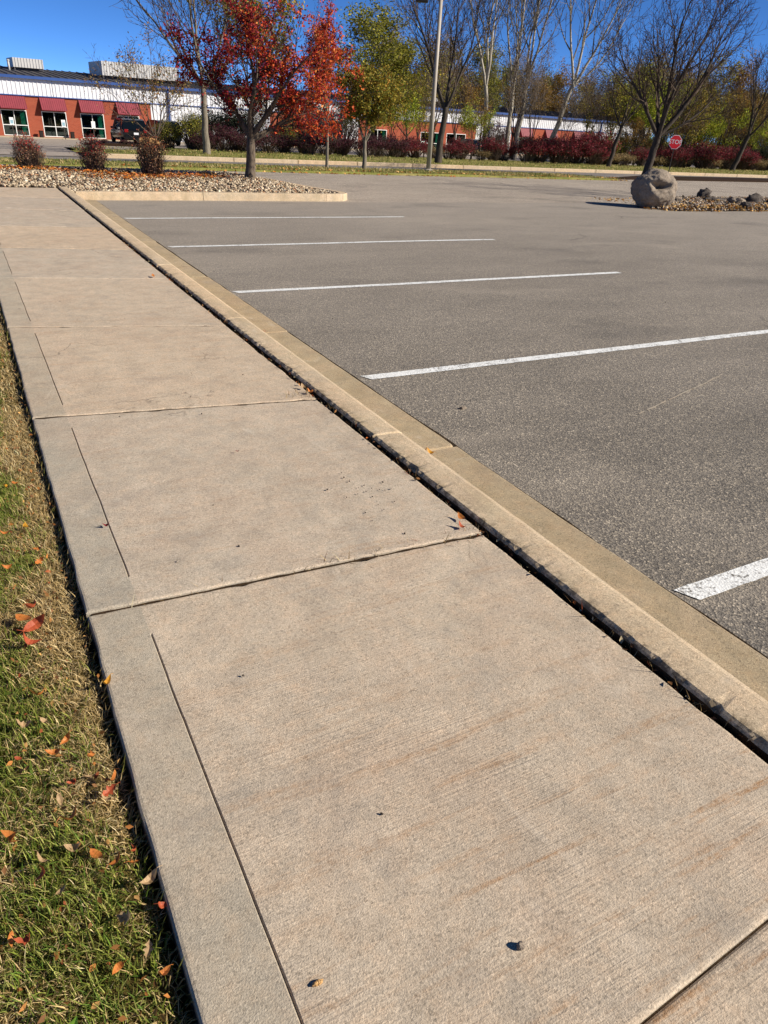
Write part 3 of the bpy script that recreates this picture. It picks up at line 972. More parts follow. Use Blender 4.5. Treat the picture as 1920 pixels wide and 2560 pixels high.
protos = [wood_proto(101, YEL, 11000, .22, .34), wood_proto(102, ORA, 12000, .22, .34), wood_proto(103, BRN, 8000, .19, .3), wood_proto(104, GRN, 13000, .22, .36), wood_proto(105, BRN, 1500, .16)]
for tset in protos:
    tset[0].materials.append(M['bark_dark']); tset[1].materials.append(M['twig_grey']); tset[2].materials.append(M['foliage'])
saps = [wood_proto(111, LIM, 6000, .15, .2, 6, .06, .9, -.1, .55), wood_proto(112, YEL, 5000, .15, .22, 6, .06, .8, -.05, .5), wood_proto(113, ORA, 6000, .15, .2, 5.5, .06, .8, -.1, .5)]
for tset in saps:
    tset[0].materials.append(M['bark_dark']); tset[1].materials.append(M['twig']); tset[2].materials.append(M['foliage'])
def place(tset, name, loc, s, rz, label, group):
    root = empty(name, loc, rz)
    root.scale = (s, s, s * 1.0)
    tag(root, label, 'tree', group)
    for nm, me in zip(('trunk', 'crown', 'foliage'), tset):
        o = bpy.data.objects.new(nm, me); col.objects.link(o); o.parent = root
    return root
KN = {0: 'yellow olive tree', 1: 'orange brown tree', 2: 'brown half bare tree', 3: 'green yellow tree', 4: 'grey bare tree'}
rg = random.Random(77)
wood = []
for i in range(46):                                   # behind the long building
    u = .52 + 1.0 * i / 45 + rg.uniform(-.015, .015)
    y = 86 + rg.uniform(0, 16)
    k = rg.choice([0, 1, 2, 2, 1, 4, 3])
    s = rg.uniform(.78, 1.08) * (.92 + .22 * max(0, u - .8))
    wood.append((u * (y + 1.4) - 2.1, y, k, s))
for x, y, k, s in wood:
    place(protos[k], 'wood_tree', (x, y, -.9), s, rg.uniform(0, 6.28), KN[k] + ' in the wood behind the long building', KN[k] + 's behind the building')
for i in range(34):                                   # right-hand wood that closes the view past the building's end
    u = 1.0 + .75 * i / 33 + rg.uniform(-.02, .02); y = 46 + rg.uniform(0, 20); x = u * (y + 1.4) - 2.1
    k = rg.choice([0, 1, 1, 1, 2, 0])
    place(protos[k], 'wood_tree', (x, y, -.6), rg.uniform(.42, .74), rg.uniform(0, 6.28), KN[k] + ' in the dense thicket at the right', KN[k] + 's in the right thicket')
# taller yellow tree top behind the red tree, and the green-yellow one by the olive tree
place(protos[0], 'yellow_tree', (29.5, 90.0, -.9), 1.62, 1.0, 'tall yellow tree rising behind the red tree', None)
place(protos[3], 'willow_tree', (24.6, 50.0, -.6), .92, 2.2, 'rounded green yellow tree behind the small olive tree', None).scale = (1.02, 1.02, .74)
place(protos[3], 'willow_tree', (28.2, 51.5, -.6), .70, 4.2, 'green yellow tree left of the light pole', None).scale = (.85, .85, .62)
SK = {0: 'lime green sapling', 1: 'yellow olive sapling', 2: 'orange brown sapling'}
for i in range(16):
    u = .56 + .55 * i / 15 + rg.uniform(-.02, .02); y = rg.uniform(45, 53)
    place(protos[4], 'wood_tree', (u * (y + 1.4) - 2.1, y, -.5), rg.uniform(.45, .8), rg.uniform(0, 6.28), 'thin grey bare tree between the hedge and the building', 'thin bare trees behind the hedge')
for (x, y, k, s) in [(14.5, 44.5, 1, .50), (18, 46, 0, .5), (24, 45, 0, .62), (26.5, 46, 1, .72), (29.4, 44.5, 0, .55), (31.2, 47, 2, .7), (43.5, 46.5, 1, .85), (46.0, 45.5, 0, .95), (48.5, 47, 0, 1.0), (50.5, 44.8, 1, .8),
                     (53, 47.5, 2, .8), (54.5, 45, 0, .72), (57.5, 47, 1, .8), (60, 45.5, 2, .85), (62.5, 48, 1, .9), (65, 46, 2, .9), (67.5, 47, 1, .85), (70, 45, 2, .8), (44.5, 44, 2, .5), (58.8, 43.6, 0, .6), (64, 43.5, 2, .7), (68.5, 43, 1, .7)]:
    place(saps[k], 'sapling', (x, y, -.45), s, rg.uniform(0, 6.28), SK[k] + ' in the undergrowth behind the red hedge', SK[k] + 's behind the hedge')

# ------------------------------------------------------------------ shrubs
def bush_mesh(seed, w, h, stems, nl, size, cols, base=.25, gap=-.25, top=None):
    r = np.random.default_rng(seed); rg2 = random.Random(seed)
    st = MB(); tips = []
    for i in range(stems):
        a = rg2.uniform(0, 6.28); rad = w * .5 * math.sqrt(rg2.random()) * .95; hh = h * (rg2.uniform(.6, 1.08) if base < .5 else rg2.uniform(.45, 1.25)) * (1 - .35 * (rad / (w * .5)) ** 2)
        b = Vector((math.cos(a) * rad * base, math.sin(a) * rad * base, -.03)); e = Vector((math.cos(a) * rad, math.sin(a) * rad, hh))
        m = b.lerp(e, .5) + Vector((rg2.gauss(0, .05) * w, rg2.gauss(0, .05) * w, h * .06))
        st.tube([b, m, e], [.010 * h + .003, .006 * h + .002, .002], 3, False)
        for q in range(4):
            t = rg2.uniform(.35, .95); bp = m.lerp(e, t)
            e2 = bp + Vector((rg2.gauss(0, .13) * w, rg2.gauss(0, .13) * w, rg2.uniform(.03, .2) * h))
            st.tube([bp, e2], [.004 * h + .001, .001], 3, False); tips.append((bp, e2))
        tips.append((m, e))
        if base > .5: tips += [(b.lerp(m, .2), m)] * 2
    A = np.array([tuple(x[0]) for x in tips]); B = np.array([tuple(x[1]) for x in tips])
    k = r.integers(0, len(tips), nl); t = r.uniform(.1, 1.05, (nl, 1))
    P = A[k] * (1 - t) + B[k] * t + r.normal(0, .035 * (w + h) / 2, (nl, 3))
    P = P[(P[:, 2] > .04 * h) & clump_keep(seed, 2.2 / max(w, .5), gap)(P)]
    C = pal(r, len(P), cols, .2)
    if top is not None:
        f = np.clip((P[:, 2] / h - .45) * 2.2, 0, 1)
        C = np.where((r.uniform(0, 1, len(P)) < f * .75)[:, None], pal(r, len(P), top, .2), C)
    return st.mesh('bush_stems%d' % seed), npmesh('bush_leaves%d' % seed, *leaves_np(r, P, size, C))
def put_bush(meshes, name, loc, s, rz, label, group=None, cat='bush'):
    root = empty(name, loc, rz); root.scale = s if isinstance(s, tuple) else (s, s, s)
    tag(root, label, cat, group)
    for nm, me in zip(('stems', 'foliage'), meshes):
        o = bpy.data.objects.new(nm, me); col.objects.link(o); o.parent = root
    return root
def finish(ms, twig='twig'):
    ms[0].materials.append(M[twig]); ms[1].materials.append(M['foliage']); return ms
TW = [(4, '#94705a'), (3, '#805e4e'), (2, '#a87654'), (2, '#b08e68')]
RD = [(3, '#b02c30'), (3, '#9a3030'), (2, '#cc4438'), (1, '#8a4434')]
BR = [(3, '#8e4a30'), (3, '#a05a38'), (2, '#9a7a4a'), (1, '#7a3a2a')]
fb = [finish(bush_mesh(201, .66, .62, 150, 2600, .035, TW, base=.7, gap=-.3, top=RD)), finish(bush_mesh(202, .60, .66, 150, 2600, .035, TW, base=.7, gap=-.3, top=RD)), finish(bush_mesh(203, .66, .80, 160, 3000, .035, TW, base=.7, gap=-.35, top=BR))]
put_bush(fb[0], 'red_bush', (-.68, 17.88, .19), 1, 0, 'twiggy bush with red upper leaves, leftmost of three on the gravel island')
put_bush(fb[1], 'red_bush', (.59, 17.23, .19), 1, 0, 'twiggy bush with red upper leaves, middle of three on the gravel island')
put_bush(fb[2], 'brown_bush', (1.71, 16.52, .19), 1, 0, 'taller rusty brown twiggy bush, nearest the red tree on the gravel island')
CR = [(4, '#74242e'), (3, '#5e1e28'), (3, '#883038'), (1, '#4a1a22'), (1, '#9a4044'), (1, '#6a4a3a')]
DK = [(4, '#45202c'), (3, '#381a26'), (3, '#582632'), (1, '#6a2c36')]
hb = [finish(bush_mesh(211, 2.6, 1.75, 120, 3800, .10, CR, gap=-.3)), finish(bush_mesh(212, 2.8, 1.6, 120, 3800, .10, CR, gap=-.3)), finish(bush_mesh(213, 2.8, 1.6, 120, 3600, .10, DK, gap=-.3)), finish(bush_mesh(214, 3.2, 3.2, 140, 4200, .11, DK, gap=-.3))]
HG = 'crimson burning bushes of the hedge'
hedge = [(9.6 + 1.15 * i, 40.3 + .5 * math.sin(i * 2.1), 2, .62 + .16 * math.sin(i * 1.7) ** 2) for i in range(11)]
hedge += [(22.0 + 1.15 * i, 41.2 + .4 * math.sin(i * 2.1), i % 2, .60 + .14 * math.sin(i * 1.9) ** 2) for i in (0, 1, 3, 4, 6, 7)]
hedge += [(31.2 + 1.05 * i, 40.5 + .4 * math.sin(i * 2.3), i % 2, .88 + .22 * math.sin(i * 1.3) ** 2) for i in range(7)]
hedge += [(42.2 + 1.25 * i, 41 + .3 * math.sin(i * 2.3), i % 2, .74 + .34 * (i / 5)) for i in (0, 2, 3, 5)] + [(51.6, 41.3, 0, .92), (53.0, 41.2, 1, .95), (54.3, 41.4, 0, .85)]
def hedge_label(x, dark):
    if dark and x < 16: return 'dark maroon hedge bush beyond the road behind the red tree', 'dark maroon hedge bushes behind the red tree'
    if dark: return 'dark maroon hedge bush beyond the road behind the small olive tree', 'dark maroon hedge bushes behind the olive tree'
    if x < 26.4: return 'low crimson hedge bush beyond the road near the light pole', 'low crimson hedge bushes near the light pole'
    if x < 31: return 'low crimson hedge bush at the foot of the upright poplars', 'low crimson hedge bushes at the poplars'
    if x < 40: return 'tall bright crimson hedge bush before the leaning poplar', 'tall crimson hedge bushes at the leaning poplar'
    if x < 50: return 'crimson hedge bush behind the stop sign and the big bare tree', 'crimson hedge bushes behind the stop sign'
    return 'crimson hedge bush near the right edge beyond the road', 'crimson hedge bushes near the right edge'
for x, y, k, s in hedge:
    dark = k == 2
    put_bush(hb[k], 'burning_bush', (x, y, H(y) + .05), (s, s, s * rg.uniform(.9, 1.15)), rg.uniform(0, 6.28), *hedge_label(x, dark))
put_bush(hb[3], 'maroon_shrub', (16.6, 43.2, -.42), .95, .4, 'tall dark maroon shrub behind the slim orange tree')
put_bush(hb[3], 'maroon_shrub', (18.9, 43.4, -.42), .85, 2.4, 'tall dark maroon shrub left of the small olive tree')
put_bush(hb[3], 'maroon_shrub', (30.4, 43.2, -.42), .72, 1.2, 'tall dark shrub at the foot of the pale poplars')
EV = [(4, '#26301e'), (3, '#323c26'), (2, '#1c2418')]
OL = [(4, '#7a7a2c'), (3, '#938c34'), (2, '#5e6428'), (1, '#a8963c')]
TN = [(4, '#a08a5e'), (3, '#8a7650'), (2, '#b59c6e')]
ev = finish(bush_mesh(221, 2.6, 2.2, 110, 4200, .10, EV, gap=-.4)); ol = finish(bush_mesh(222, 2.4, 2.3, 110, 3400, .10, OL, gap=-.3)); tn = finish(bush_mesh(223, 2.4, 1.2, 110, 2600, .09, TN, gap=-.3))
put_bush(ev, 'evergreen_shrub', (12.4, 43.6, -.45), 1.05, 0, 'dark evergreen shrub between the left bare tree and red tree')
put_bush(ev, 'evergreen_shrub', (11.0, 44.4, -.47), .95, 2, 'dark evergreen shrub just behind the left bare tree trunk')
put_bush(ev, 'evergreen_shrub', (57.5, 42.3, -.42), .9, 2, 'dark green shrub near the right edge behind the far verge')
put_bush(ol, 'olive_shrub', (9.2, 41.0, -.40), .80, .4, 'olive yellow shrub left of the left bare tree trunk')
put_bush(ol, 'olive_shrub', (8.0, 41.6, -.42), .62, 1.4, 'smaller olive yellow shrub behind the spindly half bare tree')
put_bush(ol, 'olive_shrub', (14.9, 42.6, -.42), .70, 2.4, 'olive yellow shrub right of the red tree trunk')
put_bush(ol, 'olive_shrub', (49.0, 41.4, -.40), .85, 2.9, 'bright olive shrub just right of the stop sign')
put_bush(ol, 'olive_shrub', (39.6, 42.2, -.42), .85, 3.9, 'olive yellow shrub behind the small sparse yellow tree')
for i in range(26):
    u = .98 + .72 * i / 25; y = 47 + 9 * rg.random()
    k = i % 3
    put_bush((ol, tn, ev)[k], 'thicket_shrub', (u * (y + 1.4) - 2.1, y, -.62), rg.uniform(1.0, 1.5), rg.uniform(0, 6), ('olive shrub filling the foot of the right thicket', 'tan shrub filling the foot of the right thicket', 'dark green shrub filling the foot of the right thicket')[k], ('olive', 'tan', 'dark green')[k] + ' shrubs in the right thicket')
for i in range(30):
    u = .5 + 1.3 * i / 29 + rg.uniform(-.02, .02); y = 112 + rg.uniform(0, 14); k = rg.choice([1, 2, 0, 2])
    place(protos[k], 'wood_tree', (u * (y + 1.4) - 2.1, y, -.9), rg.uniform(.75, 1.0), rg.uniform(0, 6.28), KN[k] + ' in the farthest tree line', KN[k] + 's in the farthest tree line')
for x, y, s in [(24.4, 41.4, .6), (28.0, 41.3, .6), (43.6, 41, .7), (46.9, 41.2, .7), (38.9, 41, .75), (40.2, 40.8, .7), (49.8, 41, .7), (55.4, 41.4, .8), (59.4, 41.6, .9), (61.6, 41.6, .9)]:
    put_bush(tn, 'dry_shrub', (x, y, H(y) + .05), s, rg.uniform(0, 6), 'low tan dried shrub in gaps of the red hedge', 'tan dried shrubs in the hedge')

# ------------------------------------------------------------------ gravel island with curb
ISL = [(-8.0, 13.70), (-.318, 13.50), (2.0, 13.55), (4.6, 13.50), (5.02, 13.58), (5.22, 13.80), (5.26, 14.10), (5.16, 14.6), (4.95, 15.5), (4.72, 16.6), (4.3, 17.7), (3.6, 18.6), (2.4, 19.3), (.6, 19.8), (-2, 20.1), (-8, 20.2)]
def inset(poly, d):
    out = []
    n = len(poly)
    for i in range(n):
        p0, p1, p2 = Vector(poly[i - 1]), Vector(poly[i]), Vector(poly[(i + 1) % n])
        e1 = (p1 - p0).normalized(); e2 = (p2 - p1).normalized()
        nn = (Vector((-e1.y, e1.x)) + Vector((-e2.y, e2.x))); nn.normalize()
        out.append(tuple(p1 + nn * d / max(.3, nn.dot(Vector((-e2.y, e2.x))))))
    return out
island = empty('island_curb', (2, 16, 0))
tag(island, kind='structure')
inn = inset(ISL, .17)
def island_piece(i0, i1):
    mb = MB()
    n = i1 - i0
    prof = [(0, -.05), (0, .0), (.03, .115), (.045, .135), (.06, .14), (1.0, .14), (1.0, .05)]
    for i in range(i0, i1 + 1):
        a = Vector(ISL[i]); b = Vector(inn[i])
        if i == i0: a = a.lerp(Vector(ISL[i + 1]), .002); b = b.lerp(Vector(inn[i + 1]), .002)
        if i == i1: a = a.lerp(Vector(ISL[i - 1]), .002); b = b.lerp(Vector(inn[i - 1]), .002)
        for f, z in prof:
            q = a.lerp(b, f); mb.v.append((q.x - 2, q.y - 16, z + .004 * mnoise.noise((q.x * 2, q.y * 2, z))))
    m = len(prof)
    for j in range(n):
        for k in range(m - 1):
            s = j * m + k
            mb.f.append([s, s + m, s + m + 1, s + 1]); mb.mi.append(0)
    mb.f.append(list(range(m))); mb.mi.append(0)
    mb.f.append([n * m + k for k in range(m)][::-1]); mb.mi.append(0)
    mb.build('curb_section', 'concrete_curb', island)
for a, b in [(1, 2), (2, 3), (3, 6), (6, 8), (8, 10), (10, 12), (12, 14), (14, 15)]: island_piece(a, b)
def in_poly(P, poly):
    x, y = P[:, 0], P[:, 1]; r = np.zeros(len(P), bool)
    n = len(poly); j = n - 1
    for i in range(n):
        xi, yi = poly[i]; xj, yj = poly[j]
        c = ((yi > y) != (yj > y)) & (x < (xj - xi) * (y - yi) / (yj - yi + 1e-12) + xi)
        r ^= c; j = i
    return r
GRV = inset(ISL, .18)
GRV[0] = (-8, 14.40)
GRV = [GRV[0], (-.345, 14.40), (-.335, 13.66)] + GRV[2:]
def mound(x, y): return .10 + .09 * np.clip((y - 13.6) / 2.5, 0, 1) * np.clip((20 - y) / 2.0, 0, 1) * np.clip((5.2 - x) / 1.2, 0, 1)
mb = MB()
mb.add([(x, y, .09) for x, y in GRV], [tuple(range(len(GRV)))])
gx = np.linspace(-8, 5, 27); gy = np.linspace(14.45, 19.8, 12)
tag(mb.build('gravel_bed', 'gravel_bed'), kind='structure')
rng = np.random.default_rng(31)
n = 36000
P = np.stack([rng.uniform(-8, 5.2, n), rng.uniform(13.65, 20.1, n), np.zeros(n)], 1)
keep = in_poly(P, GRV) & (rng.uniform(0, 1, n) < np.where(P[:, 0] < -3, .45, 1)); P = P[keep]
P[:, 2] = mound(P[:, 0], P[:, 1]) + rng.uniform(-.012, .022, len(P))
C = pal(rng, len(P), [(4, '#a8967c'), (3, '#bcaa8e'), (3, '#8e7c66'), (1.5, '#ccbea6'), (2.5, '#74644f'), (1.5, '#a07a5c'), (1.5, '#564a42')], .14)
V, T, C = rocks_np(rng, P, rng.uniform(.04, .08, len(P)), C)
tag(link('river_gravel', npmesh('river_gravel', V, T, C), 'stones'), 'pale tan river stones covering the curbed island', 'gravel', kind='stuff')
# orange leaves blown around the bushes
n = 1700
ctr = np.array([(-.68, 17.5), (.59, 16.9), (1.75, 16.2), (2.6, 16.4), (-2.2, 17.5), (.9, 15.9)])
k = rng.integers(0, len(ctr), n)
P = np.concatenate([ctr[k] + rng.normal(0, 1, (n, 2)) * [.42, .30], np.zeros((n, 1))], 1)
P = P[in_poly(P, GRV)]
P[:, 2] = mound(P[:, 0], P[:, 1]) + .045 + rng.uniform(0, .03, len(P))
V, T, C = leaves_np(rng, P, .075, pal(rng, len(P), [(3, '#c2702c'), (3, '#a85c30'), (2, '#c88a48'), (3, '#8a6040'), (1, '#a8883e')], .2), flat=.8)
tag(link('leaf_litter', npmesh('leaf_litter', V, T, C), 'leaf_litter'), 'orange fallen leaves drifted around the three bushes', 'leaves', kind='stuff')

# ------------------------------------------------------------------ rock bed at right with the boulder
RB = [(12.78, 12.25), (13.2, 11.8), (14.5, 11.75), (16.5, 11.75), (20, 11.9), (26, 12.0), (26, 15.0), (20, 15.0), (17, 15.0), (15, 14.6), (13.9, 13.6), (13.0, 12.9)]
mb = MB(); mb.add([(x, y, .010) for x, y in RB], [tuple(range(len(RB)))])
tag(mb.build('rock_bed', 'mulch_and_shade'), kind='structure')
def rbz(x, y): return .02 + .05 * np.clip((x - 12.6) / 1.5, 0, 1) * np.clip((y - 11.9) / .6, 0, 1) * np.clip((14.9 - y) / .8, 0, 1)
n = 9000
P = np.stack([rng.uniform(11.9, 24, n), rng.uniform(11.7, 15, n), np.zeros(n)], 1); P = P[in_poly(P, RB)]
P[:, 2] = rbz(P[:, 0], P[:, 1]) + rng.uniform(-.01, .02, len(P))
P = P[rng.uniform(0, 1, len(P)) < np.where(P[:, 1] < 12.2, .3, 1)]
V, T, C = rocks_np(rng, P, rng.uniform(.05, .10, len(P)), pal(rng, len(P), [(3, '#8a7d6e'), (3, '#a5978a'), (2, '#6e6458'), (2, '#b8a890'), (1, '#564c44')], .15))
tag(link('bed_stones', npmesh('bed_stones', V, T, C), 'stones'), 'grey brown stones filling the bed beside the boulder', 'gravel', kind='stuff')
n = 5200
P = np.stack([rng.uniform(12.55, 23, n), rng.uniform(11.55, 14.6, n) , np.zeros(n)], 1)
P = P[(P[:, 0] > 12.9) | (P[:, 1] < 12.3)]
n = len(P)
P = P[(rng.uniform(0, 1, n) < np.where(P[:, 1] < 12.35, 1, .28)) & (P[:, 1] > 11.62 + .12 * np.sin(P[:, 0] * 3) + np.where(P[:, 0] < 12.8, .4, 0))]
P[:, 2] = np.where(in_poly(P, RB), rbz(P[:, 0], P[:, 1]) + .03, .008) + rng.uniform(0, .025, len(P))
V, T, C = leaves_np(rng, P, .08, pal(rng, len(P), [(4, '#b08a50'), (3, '#c49e62'), (2, '#a06e38'), (2, '#8a6a42'), (1, '#c8842e')], .2), flat=.8)
tag(link('leaf_litter', npmesh('leaf_litter', V, T, C), 'leaf_litter'), 'tan dead leaves along the edge of the rock bed', 'leaves', kind='stuff')

def rock(name, loc, size, seed, mat, label, cat='rock', sub=4, rough=.22, hollow=None, rz=0):
    import bmesh
    bm = bmesh.new()
    bmesh.ops.create_icosphere(bm, subdivisions=sub, radius=1)
    for v in bm.verts:
        d = v.co.normalized()
        r = 1 + rough * mnoise.noise(d * 1.4 + Vector((seed, 0, 0))) + rough * .5 * mnoise.noise(d * 3.2 + Vector((0, seed, 0))) + rough * .34 * mnoise.noise(d * 8 + Vector((0, 0, seed))) + rough * .2 * mnoise.noise(d * 19 + Vector((seed, 0, 3)))
        if hollow:
            for hd, hr, dep in hollow:
                q = d - Vector(hd).normalized()
                # an oblong scoop, wider than tall
                e = math.sqrt((q.x / hr[0]) ** 2 + (q.y / hr[0]) ** 2 + (q.z / hr[1]) ** 2)
                if e < 1.25: r -= dep * max(0, 1 - max(0, e - .55) / .7)
        v.co = d * r
        v.co.z = max(v.co.z, -.82 + .06 * mnoise.noise(d * 4))
        v.co = Vector((v.co.x * size[0], v.co.y * size[1], v.co.z * size[2]))
    zmin = min(v.co.z for v in bm.verts)
    for v in bm.verts: v.co.z -= zmin
    me = bpy.data.meshes.new(name); bm.to_mesh(me); bm.free()
    o = link(name, me, mat, None, loc, (0, 0, rz), smooth=True)
    return tag(o, label, cat)
rock('boulder', (13.08, 12.55, .0), (.56, .52, .47), 3.3, 'granite', 'big round grey granite boulder with a hollow in its face at the lot edge', 'boulder', 5, .15, hollow=[((-.40, -.88, .34), (.46, .20), .62), ((-.60, -.78, .12), (.22, .10), .25)])
for loc, s, lb, mt in [((17.25, 14.45, .04), (.22, .18, .16), 'dark angular rock at the back of the rock bed', 'dark_rock'), ((16.5, 13.5, .04), (.36, .15, .08), 'low flat grey rock behind the others in the bed', 'dark_rock'),
                       ((16.5, 12.75, .04), (.22, .17, .13), 'grey rock at the front of the bed, left of a darker one', 'granite'), ((17.5, 12.95, .04), (.27, .2, .16), 'darkest rounded rock at the right of the bed', 'dark_rock'),
                       ((16.1, 12.1, .03), (.15, .13, .10), 'small rock on the front edge of the rock bed', 'dark_rock'), ((14.6, 13.1, .04), (.14, .13, .09), 'small grey rock close to the boulder', 'granite'), ((18.9, 12.4, .04), (.3, .2, .15), 'grey rock by the trunk at the right edge', 'dark_rock')]:
    rock('rock', loc, tuple(q * .9 for q in s), loc[0], mt, lb, sub=3, rough=.75)

# ------------------------------------------------------------------ verges, far curb, painted shade strip
def verge(name, poly_x, y0, y1, zt, label=None):
    mb = MB(); xs = np.arange(poly_x[0], poly_x[1] + .01, .8); ys = [y0, y0 + .06, y0 + .3] + list(np.linspace(y0 + .8, y1 - .4, 6)) + [y1 - .06, y1]
    for j, y in enumerate(ys):
        for x in xs:
            e = 0 if j in (0, len(ys) - 1) else zt
            mb.v.append((x, y + (.06 * mnoise.noise((x * .7, y, 1)) if j < 2 else 0), H(y) + e + (.03 * mnoise.noise((x * .4, y * .8, 3)) if e else -.01)))
    n = len(xs)
    for j in range(len(ys) - 1):
        for i in range(n - 1):
            a = j * n + i; mb.f.append([a, a + 1, a + n + 1, a + n]); mb.mi.append(0)
    tag(mb.build(name, 'turf'), kind='structure')
verge('near_verge', (-40, 21.4), 21.55, 25.75, .06)
rng = np.random.default_rng(41)
def verge_blades(n, x0, x1, y0, y1, off, L, W):
    x = rng.uniform(x0, x1, n); y = rng.uniform(y0, y1, n)
    z = np.array([H(b) for b in y]) + off
    nz = np.array([mnoise.noise((a * .6, b * .9, 5)) for a, b in zip(x, y)])
    g = pal(rng, n, [(3, '#6a7434'), (3, '#858446'), (2, '#566428')], .2); s = pal(rng, n, [(3, '#b39e68'), (2, '#c2ac7a'), (1, '#9a8450')], .2)
    C = np.where((nz + rng.normal(.0, .3, n) > 0.0)[:, None], s, g)
    return blades_np(rng, np.stack([x, y, z], 1), L * rng.uniform(.5, 1.2, n), np.full(n, W), C, (.2, 1.2))
V, T, C = merge([verge_blades(16000, -12, 21.3, 21.6, 25.7, .05, .09, .02)])
tag(link('verge_grass', npmesh('verge_grass', V, T, C), 'grass_blades'), 'short yellowing grass on the near verge by the road', 'grass', kind='stuff')
# scattered fallen leaves along the near verge edge
n = 500
P = np.stack([rng.uniform(2, 21.3, n), 21.4 + np.abs(rng.normal(0, .5, n)), np.zeros(n)], 1); P[:, 2] = np.array([H(b) for b in P[:, 1]]) + np.where(P[:, 1] > 21.7, .09, .012)
V, T, C = leaves_np(rng, P, .11, pal(rng, n, [(3, '#c08a4a'), (2, '#b0662e'), (2, '#d0a868')], .2), flat=.8)
tag(link('verge_leaves', npmesh('verge_leaves', V, T, C), 'leaf_litter'), 'fallen leaves along the lot edge of the near verge', 'leaves', kind='stuff')
fc = empty('far_curb', (30, 32.25, -.3)); tag(fc, kind='structure')
x = 2.55
while x < 95:
    mb = MB(); mb.box(x - 30, x + 2.98 - 30, -.09, .13, -.2, .13 + .0)
    bevel(mb.build('curb_section', 'concrete_curb', fc), .02)
    x += 3.0
verge_pts = None
mb = MB()
def fv(x0, x1, ys):
    xs = np.arange(x0, x1 + .01, 1.0); k = len(mb.v); n = len(xs)
    for y in ys:
        for x in xs: mb.v.append((x, y, H(y) + .14 - .05 * min(1, (y - 32.3) / 4) + .04 * mnoise.noise((x * .3, y * .5, 7))))
    for j in range(len(ys) - 1):
        for i in range(n - 1):
            a = k + j * n + i; mb.f.append([a, a + 1, a + n + 1, a + n]); mb.mi.append(0)
fv(2.6, 7.6, [32.38, 33, 34, 35, 36, 37, 38.2]); fv(7.6, 99.6, [32.38, 33, 34, 35, 36, 37, 38.2, 40, 42, 44, 46, 48])
tag(mb.build('far_verge', 'turf'), kind='structure')
V, T, C = merge([verge_blades(9000, 2.7, 60, 32.5, 40, .12, .10, .03)])
tag(link('far_verge_grass', npmesh('far_verge_grass', V, T, C), 'grass_blades'), 'short yellow green grass on the verge across the road', 'grass', kind='stuff')
SHADE_STRIP = [(20.3, 22.55), (24, 22.9), (33, 23.7), (60, 25.2), (60, 26.0), (33, 25.6), (25.5, 24.95), (22.5, 23.4)]  # dark flat shape painted in place of a long cast shadow
mb = MB(); mb.prism([(x, y) for x, y in SHADE_STRIP], -.25, .012)
tag(mb.build('painted_shade_strip', 'mulch_and_shade'), kind='structure')

# ------------------------------------------------------------------ light pole
pole = empty('light_pole', (13.94, 24.76, -.08))
tag(pole, 'tall slim tan metal light pole on the grass verge', 'light pole')
mb = MB(); mb.tube([(0, 0, 0), (0, 0, 5.75)], [.095, .062], 12); mb.build('shaft', 'pole_metal', pole, smooth=True)
mb = MB(); mb.tube([(0, 0, 0), (0, 0, .10), (0, 0, .12)], [.16, .16, .10], 12); mb.build('base_cover', 'pole_metal', pole)
ad = Vector((-.87, .5, 0))
mb = MB(); mb.tube([(0, 0, 5.50), tuple(ad * .45 + Vector((0, 0, 5.52)))], [.035, .03], 8); mb.build('arm', 'pole_metal', pole)
mb = MB(); mb.box(-.22, .22, -.16, .16, -.09, .09); bevel(mb.build('lamp_head', 'lamp_dark', pole, tuple(ad * .66 + Vector((0, 0, 5.47))), (0, 0, math.atan2(ad.y, ad.x))), .03)

# ------------------------------------------------------------------ stop sign
st = empty('stop_sign', (29.72, 27.14, -.16), math.radians(-30))
tag(st, 'red octagonal stop sign on a thin post behind the boulder', 'stop sign')
mb = MB(); mb.box(-.022, .022, -.012, .012, 0, 1.95); mb.build('post', 'post_dark', st)
def octo(r, y0, y1):
    mb = MB(); pts = [(r * math.cos(math.pi / 8 + i * math.pi / 4), r * math.sin(math.pi / 8 + i * math.pi / 4)) for i in range(8)]
    v = [(x, y0, z) for x, z in pts] + [(x, y1, z) for x, z in pts]
    mb.add(v, [tuple(range(8)), tuple(range(8, 16))[::-1]] + [((i + 1) % 8, i, 8 + i, 8 + (i + 1) % 8) for i in range(8)]); return mb
pl = octo(.335, -.017, -.013).build('sign_plate', 'sign_white', st, (0, 0, 1.60))
octo(.312, -.021, -.0175).build('red_face', 'sign_red', pl)
cu = bpy.data.curves.new('stop', 'FONT'); cu.body = 'STOP'; cu.size = .27; cu.align_x = 'CENTER'; cu.align_y = 'CENTER'
to = bpy.data.objects.new('t', cu); col.objects.link(to)
dg = bpy.context.evaluated_depsgraph_get(); me = bpy.data.meshes.new_from_object(to.evaluated_get(dg)); bpy.data.objects.remove(to)
me.materials.clear()
o = link('lettering', me, 'sign_white', pl, (0, -.0235, 0), (math.pi / 2, 0, 0))

